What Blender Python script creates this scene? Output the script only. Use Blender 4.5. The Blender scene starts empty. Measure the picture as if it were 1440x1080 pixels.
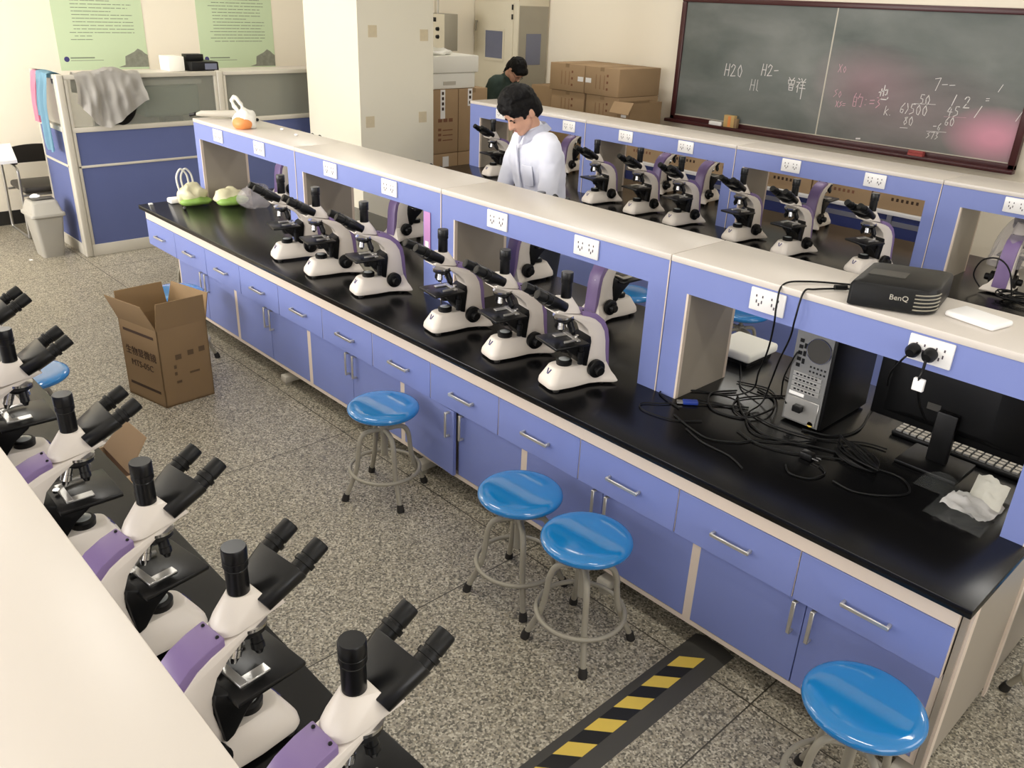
import bpy, bmesh, math, random
from mathutils import Vector, Matrix, noise
C = bpy.context.scene.collection
SC = bpy.context.scene
PI = math.pi
R = math.radians
random.seed(7)

# ------------------------------------------------------------------ materials
def srgb(r, g, b):
    f = lambda c: (c / 255 / 12.92) if c / 255 <= 0.04045 else ((c / 255 + 0.055) / 1.055) ** 2.4
    return (f(r), f(g), f(b), 1)

def mat(name, col, rough=0.5, metal=0.0, spec=0.5, var=0.0, vscale=8.0, bump=0.0, bscale=60.0, coat=0.0, alpha=1.0, trans=0.0, emis=0.0):
    m = bpy.data.materials.new(name); m.use_nodes = True
    nt = m.node_tree; b = nt.nodes['Principled BSDF']
    b.inputs['Base Color'].default_value = col
    b.inputs['Roughness'].default_value = rough
    b.inputs['Metallic'].default_value = metal
    b.inputs['Specular IOR Level'].default_value = spec
    b.inputs['Coat Weight'].default_value = coat
    b.inputs['Coat Roughness'].default_value = 0.08
    b.inputs['Alpha'].default_value = alpha
    b.inputs['Transmission Weight'].default_value = trans
    if emis:
        b.inputs['Emission Color'].default_value = col; b.inputs['Emission Strength'].default_value = emis
    if var > 0 or bump > 0:
        tc = nt.nodes.new('ShaderNodeTexCoord')
        if var > 0:
            n = nt.nodes.new('ShaderNodeTexNoise'); n.inputs['Scale'].default_value = vscale; n.inputs['Detail'].default_value = 5
            nt.links.new(tc.outputs['Object'], n.inputs['Vector'])
            mx = nt.nodes.new('ShaderNodeMix'); mx.data_type = 'RGBA'
            lo = [max(0, c * (1 - var)) for c in col[:3]] + [1]; hi = [min(1, c * (1 + var)) for c in col[:3]] + [1]
            mx.inputs[6].default_value = lo; mx.inputs[7].default_value = hi
            nt.links.new(n.outputs['Fac'], mx.inputs[0]); nt.links.new(mx.outputs[2], b.inputs['Base Color'])
        if bump > 0:
            n2 = nt.nodes.new('ShaderNodeTexNoise'); n2.inputs['Scale'].default_value = bscale; n2.inputs['Detail'].default_value = 3
            nt.links.new(tc.outputs['Object'], n2.inputs['Vector'])
            bp = nt.nodes.new('ShaderNodeBump'); bp.inputs['Strength'].default_value = bump; bp.inputs['Distance'].default_value = 0.01
            nt.links.new(n2.outputs['Fac'], bp.inputs['Height']); nt.links.new(bp.outputs['Normal'], b.inputs['Normal'])
    return m

M = {}
M['blue'] = mat('blue_laminate', srgb(124, 137, 196), .42, var=.05, vscale=3)
M['blue_panel'] = mat('blue_partition_fabric', srgb(86, 96, 142), .75, var=.05, vscale=6, bump=.1, bscale=400)
M['cream'] = mat('cream_edge', srgb(226, 210, 194), .45, var=.03)
M['shelf'] = mat('cream_shelf_laminate', srgb(215, 207, 198), .33, var=.03, vscale=2)
M['greypanel'] = mat('grey_side_laminate', srgb(160, 151, 138), .4, var=.04, vscale=2)
M['black_top'] = mat('black_worktop', srgb(13, 13, 14), .22, var=.15, vscale=4, spec=.38)
M['alu'] = mat('brushed_aluminium', srgb(196, 194, 190), .32, metal=.9)
M['frame_grey'] = mat('partition_frame', srgb(196, 190, 176), .4, var=.03)
M['steel_grey'] = mat('grey_painted_steel', srgb(160, 154, 138), .45, var=.05)
M['stool_blue'] = mat('stool_blue', srgb(20, 122, 190), .1, var=.04, vscale=3, coat=1)
M['rubber'] = mat('dark_rubber', srgb(38, 35, 32), .7)
M['white'] = mat('scope_white', srgb(234, 225, 214), .35, var=.02, vscale=10)
M['purple'] = mat('scope_purple', srgb(134, 112, 158), .4, var=.04, vscale=10)
M['black'] = mat('black_plastic', srgb(12, 12, 13), .42, spec=.3)
M['blackm'] = mat('black_metal', srgb(15, 15, 16), .3, spec=.4)
M['chrome'] = mat('chrome', srgb(205, 205, 205), .15, metal=1)
M['silver'] = mat('satin_silver', srgb(200, 198, 194), .3, metal=.75)
M['lens'] = mat('lamp_lens', srgb(190, 195, 195), .08, coat=.5)
M['wall'] = mat('cream_wall_paint', srgb(248, 239, 220), .8, var=.025, vscale=1.2, bump=.05, bscale=30)
M['wall_w'] = mat('pale_column_paint', srgb(238, 232, 212), .75, var=.03, vscale=2)
M['ceil'] = mat('ceiling_paint', srgb(240, 238, 230), .9)
M['skirt'] = mat('black_skirting', srgb(38, 36, 33), .5)
M['card'] = mat('cardboard', srgb(170, 142, 108), .8, var=.07, vscale=5)
M['card_d'] = mat('cardboard_worn', srgb(150, 124, 92), .8, var=.08, vscale=6)
M['ink'] = mat('dark_print', srgb(62, 42, 28), .8)
M['inkred'] = mat('faded_brown_print', srgb(128, 86, 62), .8)
M['foam'] = mat('white_foam', srgb(246, 244, 234), .8, bump=.08, bscale=200)
M['maroon'] = mat('maroon_board_frame', srgb(72, 34, 36), .35, var=.1, vscale=6)
M['chalk'] = mat('chalk', srgb(226, 222, 220), .9)
M['chalkp'] = mat('pink_chalk', srgb(216, 170, 182), .9)
M['plate'] = mat('white_outlet', srgb(240, 238, 236), .3)
M['slot'] = mat('outlet_slot', srgb(70, 58, 70), .6)
M['poster'] = mat('green_poster', srgb(206, 224, 186), .5, var=.05, vscale=2)
M['poster_ink'] = mat('poster_ink', srgb(134, 148, 124), .8)
M['logo'] = mat('emblem_violet', srgb(66, 62, 120), .7)
M['bld'] = mat('poster_photo_grey', srgb(140, 142, 128), .8, var=.35, vscale=30)
M['skin'] = mat('skin', srgb(206, 158, 132), .5, var=.04, vscale=20)
M['hair'] = mat('black_hair', srgb(10, 8, 8), .6, spec=.2, bump=.4, bscale=160)
M['shirt'] = mat('pale_blue_shirt', srgb(222, 224, 236), .8, bump=.1, bscale=300)
M['green_cloth'] = mat('dark_green_cloth', srgb(50, 66, 58), .85, bump=.1, bscale=200)
M['jeans'] = mat('dark_trousers', srgb(40, 42, 52), .85)
M['grey_cloth'] = mat('grey_shirt_cloth', srgb(208, 204, 197), .9, var=.04, bump=.1, bscale=250)
M['blue_cloth'] = mat('light_blue_cloth', srgb(146, 188, 208), .9, var=.05, bump=.1, bscale=250)
M['pink_cloth'] = mat('pink_cloth', srgb(232, 168, 190), .9, var=.05, bump=.1, bscale=250)
M['dark_cloth'] = mat('black_cloth', srgb(30, 26, 24), .9)
M['binlight'] = mat('grey_bin_plastic', srgb(168, 164, 154), .45, var=.03)
M['bindark'] = mat('dark_bin_flap', srgb(66, 64, 60), .45)
M['clear'] = mat('clear_plastic_film', srgb(200, 204, 202), .1, alpha=.06)
M['bagfilm'] = mat('thin_bag_film', srgb(60, 62, 62), .12, alpha=.035)
M['card_dark'] = mat('dark_cardboard', srgb(138, 112, 78), .8, var=.07, vscale=5)
M['ink_faint'] = mat('faint_print', srgb(96, 76, 52), .8)
M['film'] = mat('milky_plastic_film', srgb(196, 190, 192), .15, alpha=.34, bump=.25, bscale=25)
M['whitebag'] = mat('white_plastic_bag', srgb(238, 236, 226), .4, bump=.3, bscale=30)
M['orange'] = mat('orange_bag_print', srgb(236, 150, 84), .45)
M['paper'] = mat('white_paper', srgb(248, 246, 244), .8)
M['snack_green'] = mat('snack_bag_green', srgb(140, 176, 84), .4, var=.3, vscale=25)
M['snack_cream'] = mat('snack_bag_cream', srgb(228, 222, 184), .4, var=.1, vscale=25)
M['yellow'] = mat('hazard_yellow', srgb(220, 190, 84), .5, var=.06, vscale=20)
M['tapeblack'] = mat('hazard_black', srgb(26, 26, 26), .45)
M['cable_cover'] = mat('rubber_cable_cover', srgb(66, 64, 60), .6, var=.08, vscale=10)
M['vga'] = mat('blue_connector', srgb(34, 60, 150), .4)
M['pc_rear'] = mat('pc_rear_metal', srgb(150, 150, 148), .35, metal=.6)
M['pinkpatch'] = mat('plain_pink', srgb(206, 150, 206), .4)
M['windowpane'] = mat('tinted_window_glass', srgb(112, 116, 136), .12, var=.06)
M['frost'] = mat('frosted_glass', srgb(158, 160, 148), .2, alpha=.4)
M['beige_steel'] = mat('beige_steel_cabinet', srgb(214, 206, 184), .45, var=.02)
M['chair_vinyl'] = mat('chair_vinyl', srgb(52, 48, 44), .45)
M['eraser'] = mat('wooden_eraser', srgb(200, 168, 112), .7, var=.1, vscale=20)
M['redfelt'] = mat('red_felt', srgb(170, 80, 78), .85)
M['lampglow'] = mat('fluorescent_tube', (1, .97, .9, 1), .5, emis=5)
M['screen_green'] = mat('screen_grey_green', srgb(128, 150, 138), .35)
M['blue_deep'] = mat('deep_blue_panel', srgb(52, 62, 120), .45, var=.06)

def board_mat():
    m = mat('chalkboard_green', srgb(64, 72, 66), .55)
    nt = m.node_tree; b = nt.nodes['Principled BSDF']; L = nt.links.new
    tc = nt.nodes.new('ShaderNodeTexCoord')
    mp = nt.nodes.new('ShaderNodeMapping'); mp.inputs['Scale'].default_value = (.7, 1, 1.5); L(tc.outputs['Object'], mp.inputs[0])
    n = nt.nodes.new('ShaderNodeTexNoise'); n.inputs['Scale'].default_value = 1.5; n.inputs['Detail'].default_value = 7; n.inputs['Distortion'].default_value = .3
    L(mp.outputs[0], n.inputs['Vector'])
    rp = nt.nodes.new('ShaderNodeValToRGB'); e = rp.color_ramp.elements
    e[0].position = .28; e[0].color = srgb(84, 92, 88); e[1].position = .78; e[1].color = srgb(138, 141, 137)
    L(n.outputs['Fac'], rp.inputs[0])
    # pink chalk smears, each with a place of its own on the board
    prev = rp.outputs[0]
    for (cx, cz, rx, rz, amt) in ((-2.19, 1.21, .46, .27, .95), (-3.45, 1.60, .6, .35, .17), (-3.0, 1.35, 1.1, .5, .12)):
        m1 = nt.nodes.new('ShaderNodeMapping'); m1.vector_type = 'POINT'
        m1.inputs['Location'].default_value = (-cx / rx, 0, -cz / rz); m1.inputs['Scale'].default_value = (1 / rx, 0, 1 / rz)
        L(tc.outputs['Object'], m1.inputs[0])
        g = nt.nodes.new('ShaderNodeTexGradient'); g.gradient_type = 'SPHERICAL'; L(m1.outputs[0], g.inputs[0])
        ml = nt.nodes.new('ShaderNodeMath'); ml.operation = 'MULTIPLY'; ml.inputs[1].default_value = amt * 1.3; ml.use_clamp = True; L(g.outputs['Fac'], ml.inputs[0])
        mx = nt.nodes.new('ShaderNodeMix'); mx.data_type = 'RGBA'; mx.inputs[7].default_value = srgb(214, 150, 170)
        L(ml.outputs[0], mx.inputs[0]); L(prev, mx.inputs[6]); prev = mx.outputs[2]
    L(prev, b.inputs['Base Color'])
    return m
M['board'] = board_mat()

def floor_mat():
    m = mat('terrazzo_floor', srgb(144, 137, 122), .38)
    nt = m.node_tree; b = nt.nodes['Principled BSDF']; L = nt.links.new
    tc = nt.nodes.new('ShaderNodeTexCoord')
    v = nt.nodes.new('ShaderNodeTexVoronoi'); v.inputs['Scale'].default_value = 150; L(tc.outputs['Object'], v.inputs['Vector'])
    sp = nt.nodes.new('ShaderNodeSeparateColor'); L(v.outputs['Color'], sp.inputs[0])
    rp = nt.nodes.new('ShaderNodeValToRGB'); el = rp.color_ramp.elements; rp.color_ramp.interpolation = 'CONSTANT'
    el[0].position = 0; el[0].color = srgb(102, 97, 87); el[1].position = .2; el[1].color = srgb(155, 148, 133)
    for p_, c in ((.42, srgb(175, 167, 150)), (.62, srgb(128, 123, 109)), (.74, srgb(204, 197, 179)), (.9, srgb(162, 153, 133))):
        q = el.new(p_); q.color = c
    L(sp.outputs[0], rp.inputs[0])
    n = nt.nodes.new('ShaderNodeTexNoise'); n.inputs['Scale'].default_value = 1.1; n.inputs['Detail'].default_value = 4; L(tc.outputs['Object'], n.inputs['Vector'])
    mx = nt.nodes.new('ShaderNodeMix'); mx.data_type = 'RGBA'; mx.blend_type = 'MULTIPLY'; mx.inputs[0].default_value = 1
    r2 = nt.nodes.new('ShaderNodeValToRGB'); r2.color_ramp.elements[0].color = (.84, .83, .8, 1); r2.color_ramp.elements[0].position = .3; r2.color_ramp.elements[1].color = (1, 1, 1, 1); r2.color_ramp.elements[1].position = .7
    L(n.outputs['Fac'], r2.inputs[0]); L(rp.outputs[0], mx.inputs[6]); L(r2.outputs[0], mx.inputs[7])
    # slab joints
    sx = nt.nodes.new('ShaderNodeSeparateXYZ'); L(tc.outputs['Object'], sx.inputs[0])
    cur = None
    def line(axis, val):
        nonlocal cur
        a = nt.nodes.new('ShaderNodeMath'); a.operation = 'SUBTRACT'; a.inputs[1].default_value = val; L(sx.outputs[axis], a.inputs[0])
        c = nt.nodes.new('ShaderNodeMath'); c.operation = 'ABSOLUTE'; L(a.outputs[0], c.inputs[0])
        if cur is None: cur = c.outputs[0]
        else:
            d = nt.nodes.new('ShaderNodeMath'); d.operation = 'MINIMUM'; L(cur, d.inputs[0]); L(c.outputs[0], d.inputs[1]); cur = d.outputs[0]
    for x in (2.0, .75, -.51, -1.64, -3.04, -4.3, -5.5, -6.75, -8.0): line(0, x)
    for y in (-3.8, -2.5, -1.3, -.03, 1.23, 2.5, 3.8, 5.1): line(1, y)
    lt = nt.nodes.new('ShaderNodeMath'); lt.operation = 'LESS_THAN'; lt.inputs[1].default_value = .0028; L(cur, lt.inputs[0])
    m2 = nt.nodes.new('ShaderNodeMix'); m2.data_type = 'RGBA'; L(lt.outputs[0], m2.inputs[0]); L(mx.outputs[2], m2.inputs[6]); m2.inputs[7].default_value = srgb(66, 62, 52)
    L(m2.outputs[2], b.inputs['Base Color'])
    return m
M['floor'] = floor_mat()

# ------------------------------------------------------------------ mesh helpers
class MB:
    def __init__(s): s.b = bmesh.new()
    def box(s, x0, x1, y0, y1, z0, z1, mtx=None):
        vs = [s.b.verts.new((x, y, z)) for z in (z0, z1) for y in (y0, y1) for x in (x0, x1)]
        for f in ((0, 2, 3, 1), (4, 5, 7, 6), (0, 1, 5, 4), (2, 6, 7, 3), (0, 4, 6, 2), (1, 3, 7, 5)): s.b.faces.new([vs[i] for i in f])
        if mtx is not None: bmesh.ops.transform(s.b, matrix=mtx, verts=vs)
        return s
    def rings(s, rings, cap0=True, cap1=True, closed=True):
        vr = [[s.b.verts.new(p) for p in r] for r in rings]
        n = len(vr[0])
        for a, b in zip(vr[:-1], vr[1:]):
            for i in range(n if closed else n - 1):
                j = (i + 1) % n
                s.b.faces.new((a[i], a[j], b[j], b[i]))
        if cap0: s.b.faces.new(list(reversed(vr[0])))
        if cap1: s.b.faces.new(vr[-1])
        return s
    def cyl(s, p0, p1, r0, r1=None, n=16):
        r1 = r0 if r1 is None else r1
        return s.lathe([(0, r0), (1, r1)], p0, p1, n)
    def lathe(s, prof, p0, p1, n=20):
        # prof: (t along p0->p1, radius)
        p0, p1 = Vector(p0), Vector(p1); d = (p1 - p0)
        z = d.normalized(); a = Vector((1, 0, 0)) if abs(z.x) < .9 else Vector((0, 1, 0))
        x = z.cross(a).normalized(); y = z.cross(x)
        s.rings([[p0 + d * t + (x * math.cos(2 * PI * i / n) + y * math.sin(2 * PI * i / n)) * max(r, .0004) for i in range(n)] for t, r in prof])
        return s
    def tube(s, pts, r, n=8, closed=False):
        pts = [Vector(p) for p in pts]; N = len(pts); rs = []
        up = None
        for i, p in enumerate(pts):
            if closed: t = (pts[(i + 1) % N] - pts[i - 1]).normalized()
            else: t = (pts[min(i + 1, N - 1)] - pts[max(i - 1, 0)]).normalized()
            if up is None:
                a = Vector((0, 0, 1)) if abs(t.z) < .9 else Vector((1, 0, 0)); up = (a - t * a.dot(t)).normalized()
            else:
                up = (up - t * up.dot(t)); up = up.normalized() if up.length > 1e-6 else Vector((0, 0, 1))
            sd = t.cross(up)
            rr = r[i] if isinstance(r, (list, tuple)) else r
            rs.append([p + (up * math.cos(2 * PI * k / n) + sd * math.sin(2 * PI * k / n)) * rr for k in range(n)])
        if closed:
            rs.append(rs[0]); s.rings(rs, False, False)
            bmesh.ops.remove_doubles(s.b, verts=s.b.verts, dist=1e-6)
        else: s.rings(rs)
        return s
    def prism(s, poly, x0, x1, plane='yz'):
        # poly in the named plane, extruded along the remaining axis
        f = {'yz': lambda a, b, c: (c, a, b), 'xz': lambda a, b, c: (a, c, b), 'xy': lambda a, b, c: (a, b, c)}[plane]
        s.rings([[f(a, b, x0) for a, b in poly], [f(a, b, x1) for a, b in poly]])
        return s
    def hull(s, pts):
        vs = [s.b.verts.new(p) for p in pts]
        r = bmesh.ops.convex_hull(s.b, input=vs)
        bmesh.ops.delete(s.b, geom=[v for v in r['geom_interior'] if isinstance(v, bmesh.types.BMVert)], context='VERTS')
        return s
    def sph(s, c, r, sc=(1, 1, 1), u=16, v=10, mtx=None):
        m = Matrix.Translation(c) @ (mtx if mtx is not None else Matrix()) @ Matrix.Diagonal((r * sc[0], r * sc[1], r * sc[2], 1))
        bmesh.ops.create_uvsphere(s.b, u_segments=u, v_segments=v, radius=1, matrix=m)
        return s
    def grid(s, fn, nu, nv):
        vs = [[s.b.verts.new(fn(i / nu, j / nv)) for i in range(nu + 1)] for j in range(nv + 1)]
        for j in range(nv):
            for i in range(nu): s.b.faces.new((vs[j][i], vs[j][i + 1], vs[j + 1][i + 1], vs[j + 1][i]))
        return s
    def xf(s, mtx):
        bmesh.ops.transform(s.b, matrix=mtx, verts=s.b.verts); return s
    def bevel(s, off, seg=2, ang=30):
        s.b.normal_update()
        es = [e for e in s.b.edges if len(e.link_faces) == 2 and e.calc_face_angle(0) > R(ang)]
        bmesh.ops.bevel(s.b, geom=es, offset=off, segments=seg, profile=.5, affect='EDGES', clamp_overlap=True)
        return s
    def build(s, name, m, parent=None, smooth=40, pinv=True):
        bmesh.ops.recalc_face_normals(s.b, faces=s.b.faces)
        me = bpy.data.meshes.new(name); s.b.to_mesh(me); s.b.free()
        me.materials.append(M[m] if isinstance(m, str) else m)
        if smooth:
            me.shade_smooth(); me.set_sharp_from_angle(angle=R(smooth))
        return link(name, me, parent)

def link(name, me, parent=None):
    o = bpy.data.objects.new(name, me); C.objects.link(o)
    if parent is not None:
        o.parent = parent
        if parent.name in ROOT: o.matrix_parent_inverse = ROOT[parent.name].inverted()
    return o

ROOT = {}
def tag(o, label=None, cat=None, group=None, kind=None):
    if label: o['label'] = label
    if cat: o['category'] = cat
    if group: o['group'] = group
    if kind: o['kind'] = kind
    return o
def thing(name, label, cat, loc=(0, 0, 0), group=None):
    o = bpy.data.objects.new(name, None); C.objects.link(o); o.location = loc; o.empty_display_size = .1
    ROOT[o.name] = Matrix.Translation(loc)
    return tag(o, label, cat, group)
def struct(name, mb, m, smooth=40):
    return tag(mb.build(name, m, None, smooth), kind='structure')
def kids(o): return [c for c in C.objects if c.parent == o]
KID = {}
def copy_tree(o, loc=None, rz=None, label=None, group=None, parent=None, skip=()):
    c = o.copy(); C.objects.link(c)
    if parent is not None: c.parent = parent
    if loc is not None: c.location = loc
    if rz is not None: c.rotation_euler = (0, 0, rz)
    if label: c['label'] = label
    if group: c['group'] = group
    if o.name not in KID: KID[o.name] = kids(o)
    for ch in list(KID[o.name]):
        if ch.name.split('.')[0] in skip: continue
        copy_tree(ch, parent=c, skip=skip)
    return c

def smooth_path(pts, k=8):
    P = [Vector(p) for p in pts]; out = []
    for i in range(len(P) - 1):
        p0, p1, p2, p3 = P[max(i - 1, 0)], P[i], P[i + 1], P[min(i + 2, len(P) - 1)]
        for j in range(k):
            t = j / k
            out.append(.5 * ((2 * p1) + (p2 - p0) * t + (2 * p0 - 5 * p1 + 4 * p2 - p3) * t * t + (3 * p1 - p0 - 3 * p2 + p3) * t ** 3))
    out.append(P[-1]); return out

def text_mesh(s, size, ext=.0006):
    cu = bpy.data.curves.new('text_tmp', 'FONT'); cu.body = s; cu.size = size; cu.extrude = ext; cu.align_x = 'CENTER'; cu.align_y = 'CENTER'; cu.resolution_u = 3
    o = bpy.data.objects.new('text_tmp', cu); C.objects.link(o)
    dg = bpy.context.evaluated_depsgraph_get(); dg.update()
    me = bpy.data.meshes.new_from_object(o.evaluated_get(dg))
    bpy.data.objects.remove(o); bpy.data.curves.remove(cu)
    return me
def text(name, s, size, mtx, m, parent):
    me = text_mesh(s, size); me.transform(mtx); me.materials.clear(); me.materials.append(M[m])
    me.name = name
    return link(name, me, parent)
def frame(o, x, y):
    # text plane: x axis, y axis -> z = x cross y
    x, y = Vector(x).normalized(), Vector(y).normalized(); z = x.cross(y)
    m = Matrix((x, y, z)).transposed().to_4x4(); m.translation = Vector(o); return m
# ------------------------------------------------------------------ room
XL, XR, YN, YF, ZC = -8.62, 3.4, -4.7, 6.2, 3.25
struct('floor', MB().box(XL - .1, XR + .1, YN - .1, YF + .1, -.1, 0), 'floor')
struct('ceiling', MB().box(XL - .1, XR + .1, YN - .1, YF + .1, ZC, ZC + .1), 'ceil')
struct('wall_left', MB().box(XL - .12, XL, YN - .1, YF + .1, 0, ZC), 'wall')
struct('wall_far', MB().box(XL, XR + .1, YF, YF + .12, 0, ZC), 'wall')
# window wall behind the camera and the end wall, each with real openings
def wall_with_holes(name, along, pos0, pos1, a0, a1, holes):
    mb = MB()
    def bx(u0, u1, z0, z1):
        if along == 'x': mb.box(u0, u1, pos0, pos1, z0, z1)
        else: mb.box(pos0, pos1, u0, u1, z0, z1)
    u = a0
    for (h0, h1, z0, z1) in holes:
        bx(u, h0, 0, ZC); bx(h0, h1, 0, z0); bx(h0, h1, z1, ZC); u = h1
    bx(u, a1, 0, ZC)
    struct(name, mb, 'wall')
near_holes = [(-7.9, -5.3, .95, 2.75), (-4.5, -1.9, .95, 2.75), (-1.1, 1.5, .95, 2.75)]
right_holes = [(-2.9, -.6, .95, 2.75), (.6, 3.2, .95, 2.75)]
wall_with_holes('wall_near', 'x', YN - .12, YN, XL, XR, near_holes)
wall_with_holes('wall_right', 'y', XR, XR + .12, YN, YF, right_holes)
def window(i, along, pos, h):
    u0, u1, z0, z1 = h
    fr = MB()
    def bx(mb, a0, a1, b0, b1, t):
        if along == 'x': mb.box(a0, a1, pos - t, pos + t, b0, b1)
        else: mb.box(pos - t, pos + t, a0, a1, b0, b1)
    w = .05
    bx(fr, u0, u1, z0, z0 + w, .03); bx(fr, u0, u1, z1 - w, z1, .03); bx(fr, u0, u0 + w, z0 + w, z1 - w, .03); bx(fr, u1 - w, u1, z0 + w, z1 - w, .03)
    mid = (u0 + u1) / 2; bx(fr, mid - .025, mid + .025, z0 + w, z1 - w, .025)
    f = struct('window_%d' % i, fr, 'alu')
    g = MB(); bx(g, u0 + w, mid - .025, z0 + w, z1 - w, .003); bx(g, mid + .025, u1 - w, z0 + w, z1 - w, .003)
    g.build('window_pane', M['clear_glass'], f)
def glass_mat():
    m = bpy.data.materials.new('window_glass'); m.use_nodes = True; nt = m.node_tree; nt.nodes.clear()
    o = nt.nodes.new('ShaderNodeOutputMaterial'); t = nt.nodes.new('ShaderNodeBsdfTransparent'); g = nt.nodes.new('ShaderNodeBsdfGlossy'); x = nt.nodes.new('ShaderNodeMixShader')
    g.inputs['Roughness'].default_value = .02; x.inputs[0].default_value = .08
    nt.links.new(t.outputs[0], x.inputs[1]); nt.links.new(g.outputs[0], x.inputs[2]); nt.links.new(x.outputs[0], o.inputs[0]); return m
M['clear_glass'] = glass_mat()
for i, h in enumerate(near_holes): window(i + 1, 'x', YN - .06, h)
for i, h in enumerate(right_holes): window(i + 4, 'y', XR + .06, h)
struct('baseboard_left', MB().box(XL, XL + .015, YN, YF, 0, .13), 'skirt')
struct('baseboard_far', MB().box(XL + .015, XR, YF - .015, YF, 0, .13), 'skirt')
col = struct('column', MB().box(-6.86, -6.0, 2.1, 2.905, 0, ZC), 'wall_w')
M['stain'] = mat('old_tape_residue', srgb(216, 202, 170), .7, var=.08, vscale=30)
tp = MB()
for (y, z) in ((2.2, 1.12), (2.78, 1.13), (2.25, 1.86), (2.8, 1.83)):
    tp.box(-6.0, -5.998, y - .045, y + .045, z - .045, z + .05)
tp.build('tape_residue', 'stain', col)

# ceiling lamps (above the picture)
for lx, ly in ((-6.6, -.8), (-6.6, 2.1), (-6.6, 4.8), (-3.2, -.8), (-3.2, 2.1), (-3.2, 4.8), (.4, -.8), (.4, 2.1), (.4, 4.8)):
    first = 'lamp0' not in globals()
    if first:
        lamp0 = thing('ceiling_lamp', 'white twin tube fluorescent batten on the ceiling', 'lamp', (0, 0, ZC), 'ceiling battens')
        MB().box(-.62, .62, -.07, .07, ZC - .05, ZC).bevel(.008).build('lamp_body', 'plate', lamp0)
        for s in (-1, 1): MB().cyl((-.6, .045 * s, ZC - .066), (.6, .045 * s, ZC - .066), .013, n=10).build('lamp_tube', 'lampglow', lamp0)
        lamp0.location = (lx, ly, ZC)
    else: copy_tree(lamp0, (lx, ly, ZC), 0)

# ------------------------------------------------------------------ lab benches
ZW = .744                      # worktop height
ZH = 1.314                     # top of the reagent shelf
ZO = 1.181                     # head of its openings
PW = .465                      # drawer pitch
def worktop(name_y0, y1, x0, x1, label):
    o = MB().box(x0, x1, name_y0, y1, ZW - .03, ZW).bevel(.004, 2).build('worktop', 'black_top')
    return tag(o, label, 'worktop')
worktop(-.029, 1.188, -5.615, .031, 'black worktop of the middle bench, holding the computer and a row of microscopes')
worktop(2.559, 3.775, -5.615, 1.9, 'black worktop of the far bench, below the chalkboard')
worktop(-2.665, -1.450, -6.6, 1.9, 'black worktop of the nearest bench, bottom left under the close microscopes')

# reagent shelf units: the blue bridge on the worktop
def shelf_unit(xL, xR, oL, oR, y0, y1, label, group, strip=True, outs=()):
    t = thing('reagent_shelf', label, 'shelf', ((xL + xR) / 2, (y0 + y1) / 2, ZW), group)
    e = .0015
    MB().box(xL + e, xR - e, y0 - .004, y1 + .004, ZH - .025, ZH).bevel(.003, 2).build('top_board', 'shelf', t)
    for yy0, yy1 in ((y0, y0 + .018), (y1 - .018, y1)):
        f = MB(); f.box(xL + e, xR - e, yy0, yy1, ZO, ZH - .025); f.build('fascia', 'blue', t)
        MB().box(xL + e, oL - .009, yy0, yy1, ZW, ZO).build('post_panel', 'blue', t)
        MB().box(oR, xR - e, yy0, yy1, ZW, ZO).build('post_panel', 'blue', t)
        ed = MB(); ed.box(oL - .009, oL, yy0, yy1, ZW, ZO)
        ed.build('edge_band', 'cream', t)
    MB().box(oL - .018, oL, y0 + .018, y1 - .018, ZW, ZO).build('side_panel', 'greypanel', t)
    MB().box(oR, oR + .018, y0 + .018, y1 - .018, ZW, ZO).build('side_panel', 'greypanel', t)
    MB().box(oL, oR, y0 + .018, y1 - .018, ZO, ZO + .016).build('inner_board', 'greypanel', t)
    if strip:
        s = MB(); s.box(xR - .006, xR - e, y0 - .003, y0, ZW, ZH - .025); s.build('joint_strip', 'cream', t)
    for (x, yy, sgn, wide) in outs:
        w, h = (.068, .041) if wide else (.041, .041)
        p = MB().box(x - w, x + w, min(yy, yy + sgn * .009), max(yy, yy + sgn * .009), 1.243 - h, 1.243 + h).bevel(.004, 2).build('outlet_plate', 'plate', t)
        y = yy + sgn * .0095
        for dx in ((-.03, .03) if wide else (0,)):
            sl = MB()
            for (a, b, wd, hh) in ((-.012, .014, .0022, .004), (.012, .014, .0022, .004), (-.010, -.006, .002, .0055), (.010, -.006, .002, .0055), (0, -.016, .0022, .005)):
                sl.box(x + dx + a - wd, x + dx + a + wd, y - .0006, y + .0006, 1.243 + b - hh, 1.243 + b + hh)
            sl.build('socket_slots', 'slot', p)
    return t
UN = [(-5.54, -4.145, -5.46, -4.247), (-4.145, -2.751, -4.064, -2.898), (-2.751, -1.365, -2.65, -1.462), (-1.365, .02, -1.2685, -.052)]
Y0, Y1 = .4045, .7515
outs2 = [((-5.157, 1), (-4.583, 1)), ((-3.752, 1), (-3.182, 1)), ((-2.341, 1), (-1.792, 1)), ((-.942, 1), (-.381, 1))]
lab2 = ['blue shelf bridge under the orange and white bag, leftmost on the middle bench',
        'blue shelf bridge on the middle bench, second from its left end, bare on top',
        'blue shelf bridge on the middle bench, directly left of the computer bay',
        'blue shelf bridge carrying the projector, above the computer and monitor']
for (a, b, c, d), l, o in zip(UN, lab2, outs2):
    shelf_unit(a, b, c, d, Y0, Y1, l, 'blue shelf bridges on the middle bench', True, [(x, Y0, -1, w) for x, w in o])
lab3 = ['blue shelf bridge of the far bench behind the standing man, leftmost section',
        'blue shelf bridge of the far bench in front of the brown carton stack',
        'blue shelf bridge of the far bench below the left half of the chalkboard tray',
        'blue shelf bridge of the far bench, over the bagged microscope']
outs3 = [((-5.15, 1), (-4.34, 1)), ((-3.745, 1), (-3.187, 1)), ((-2.347, 1), (-1.78, 1)), ((-.976, 1), (-.4, 1))]
D3 = 2.587
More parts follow.
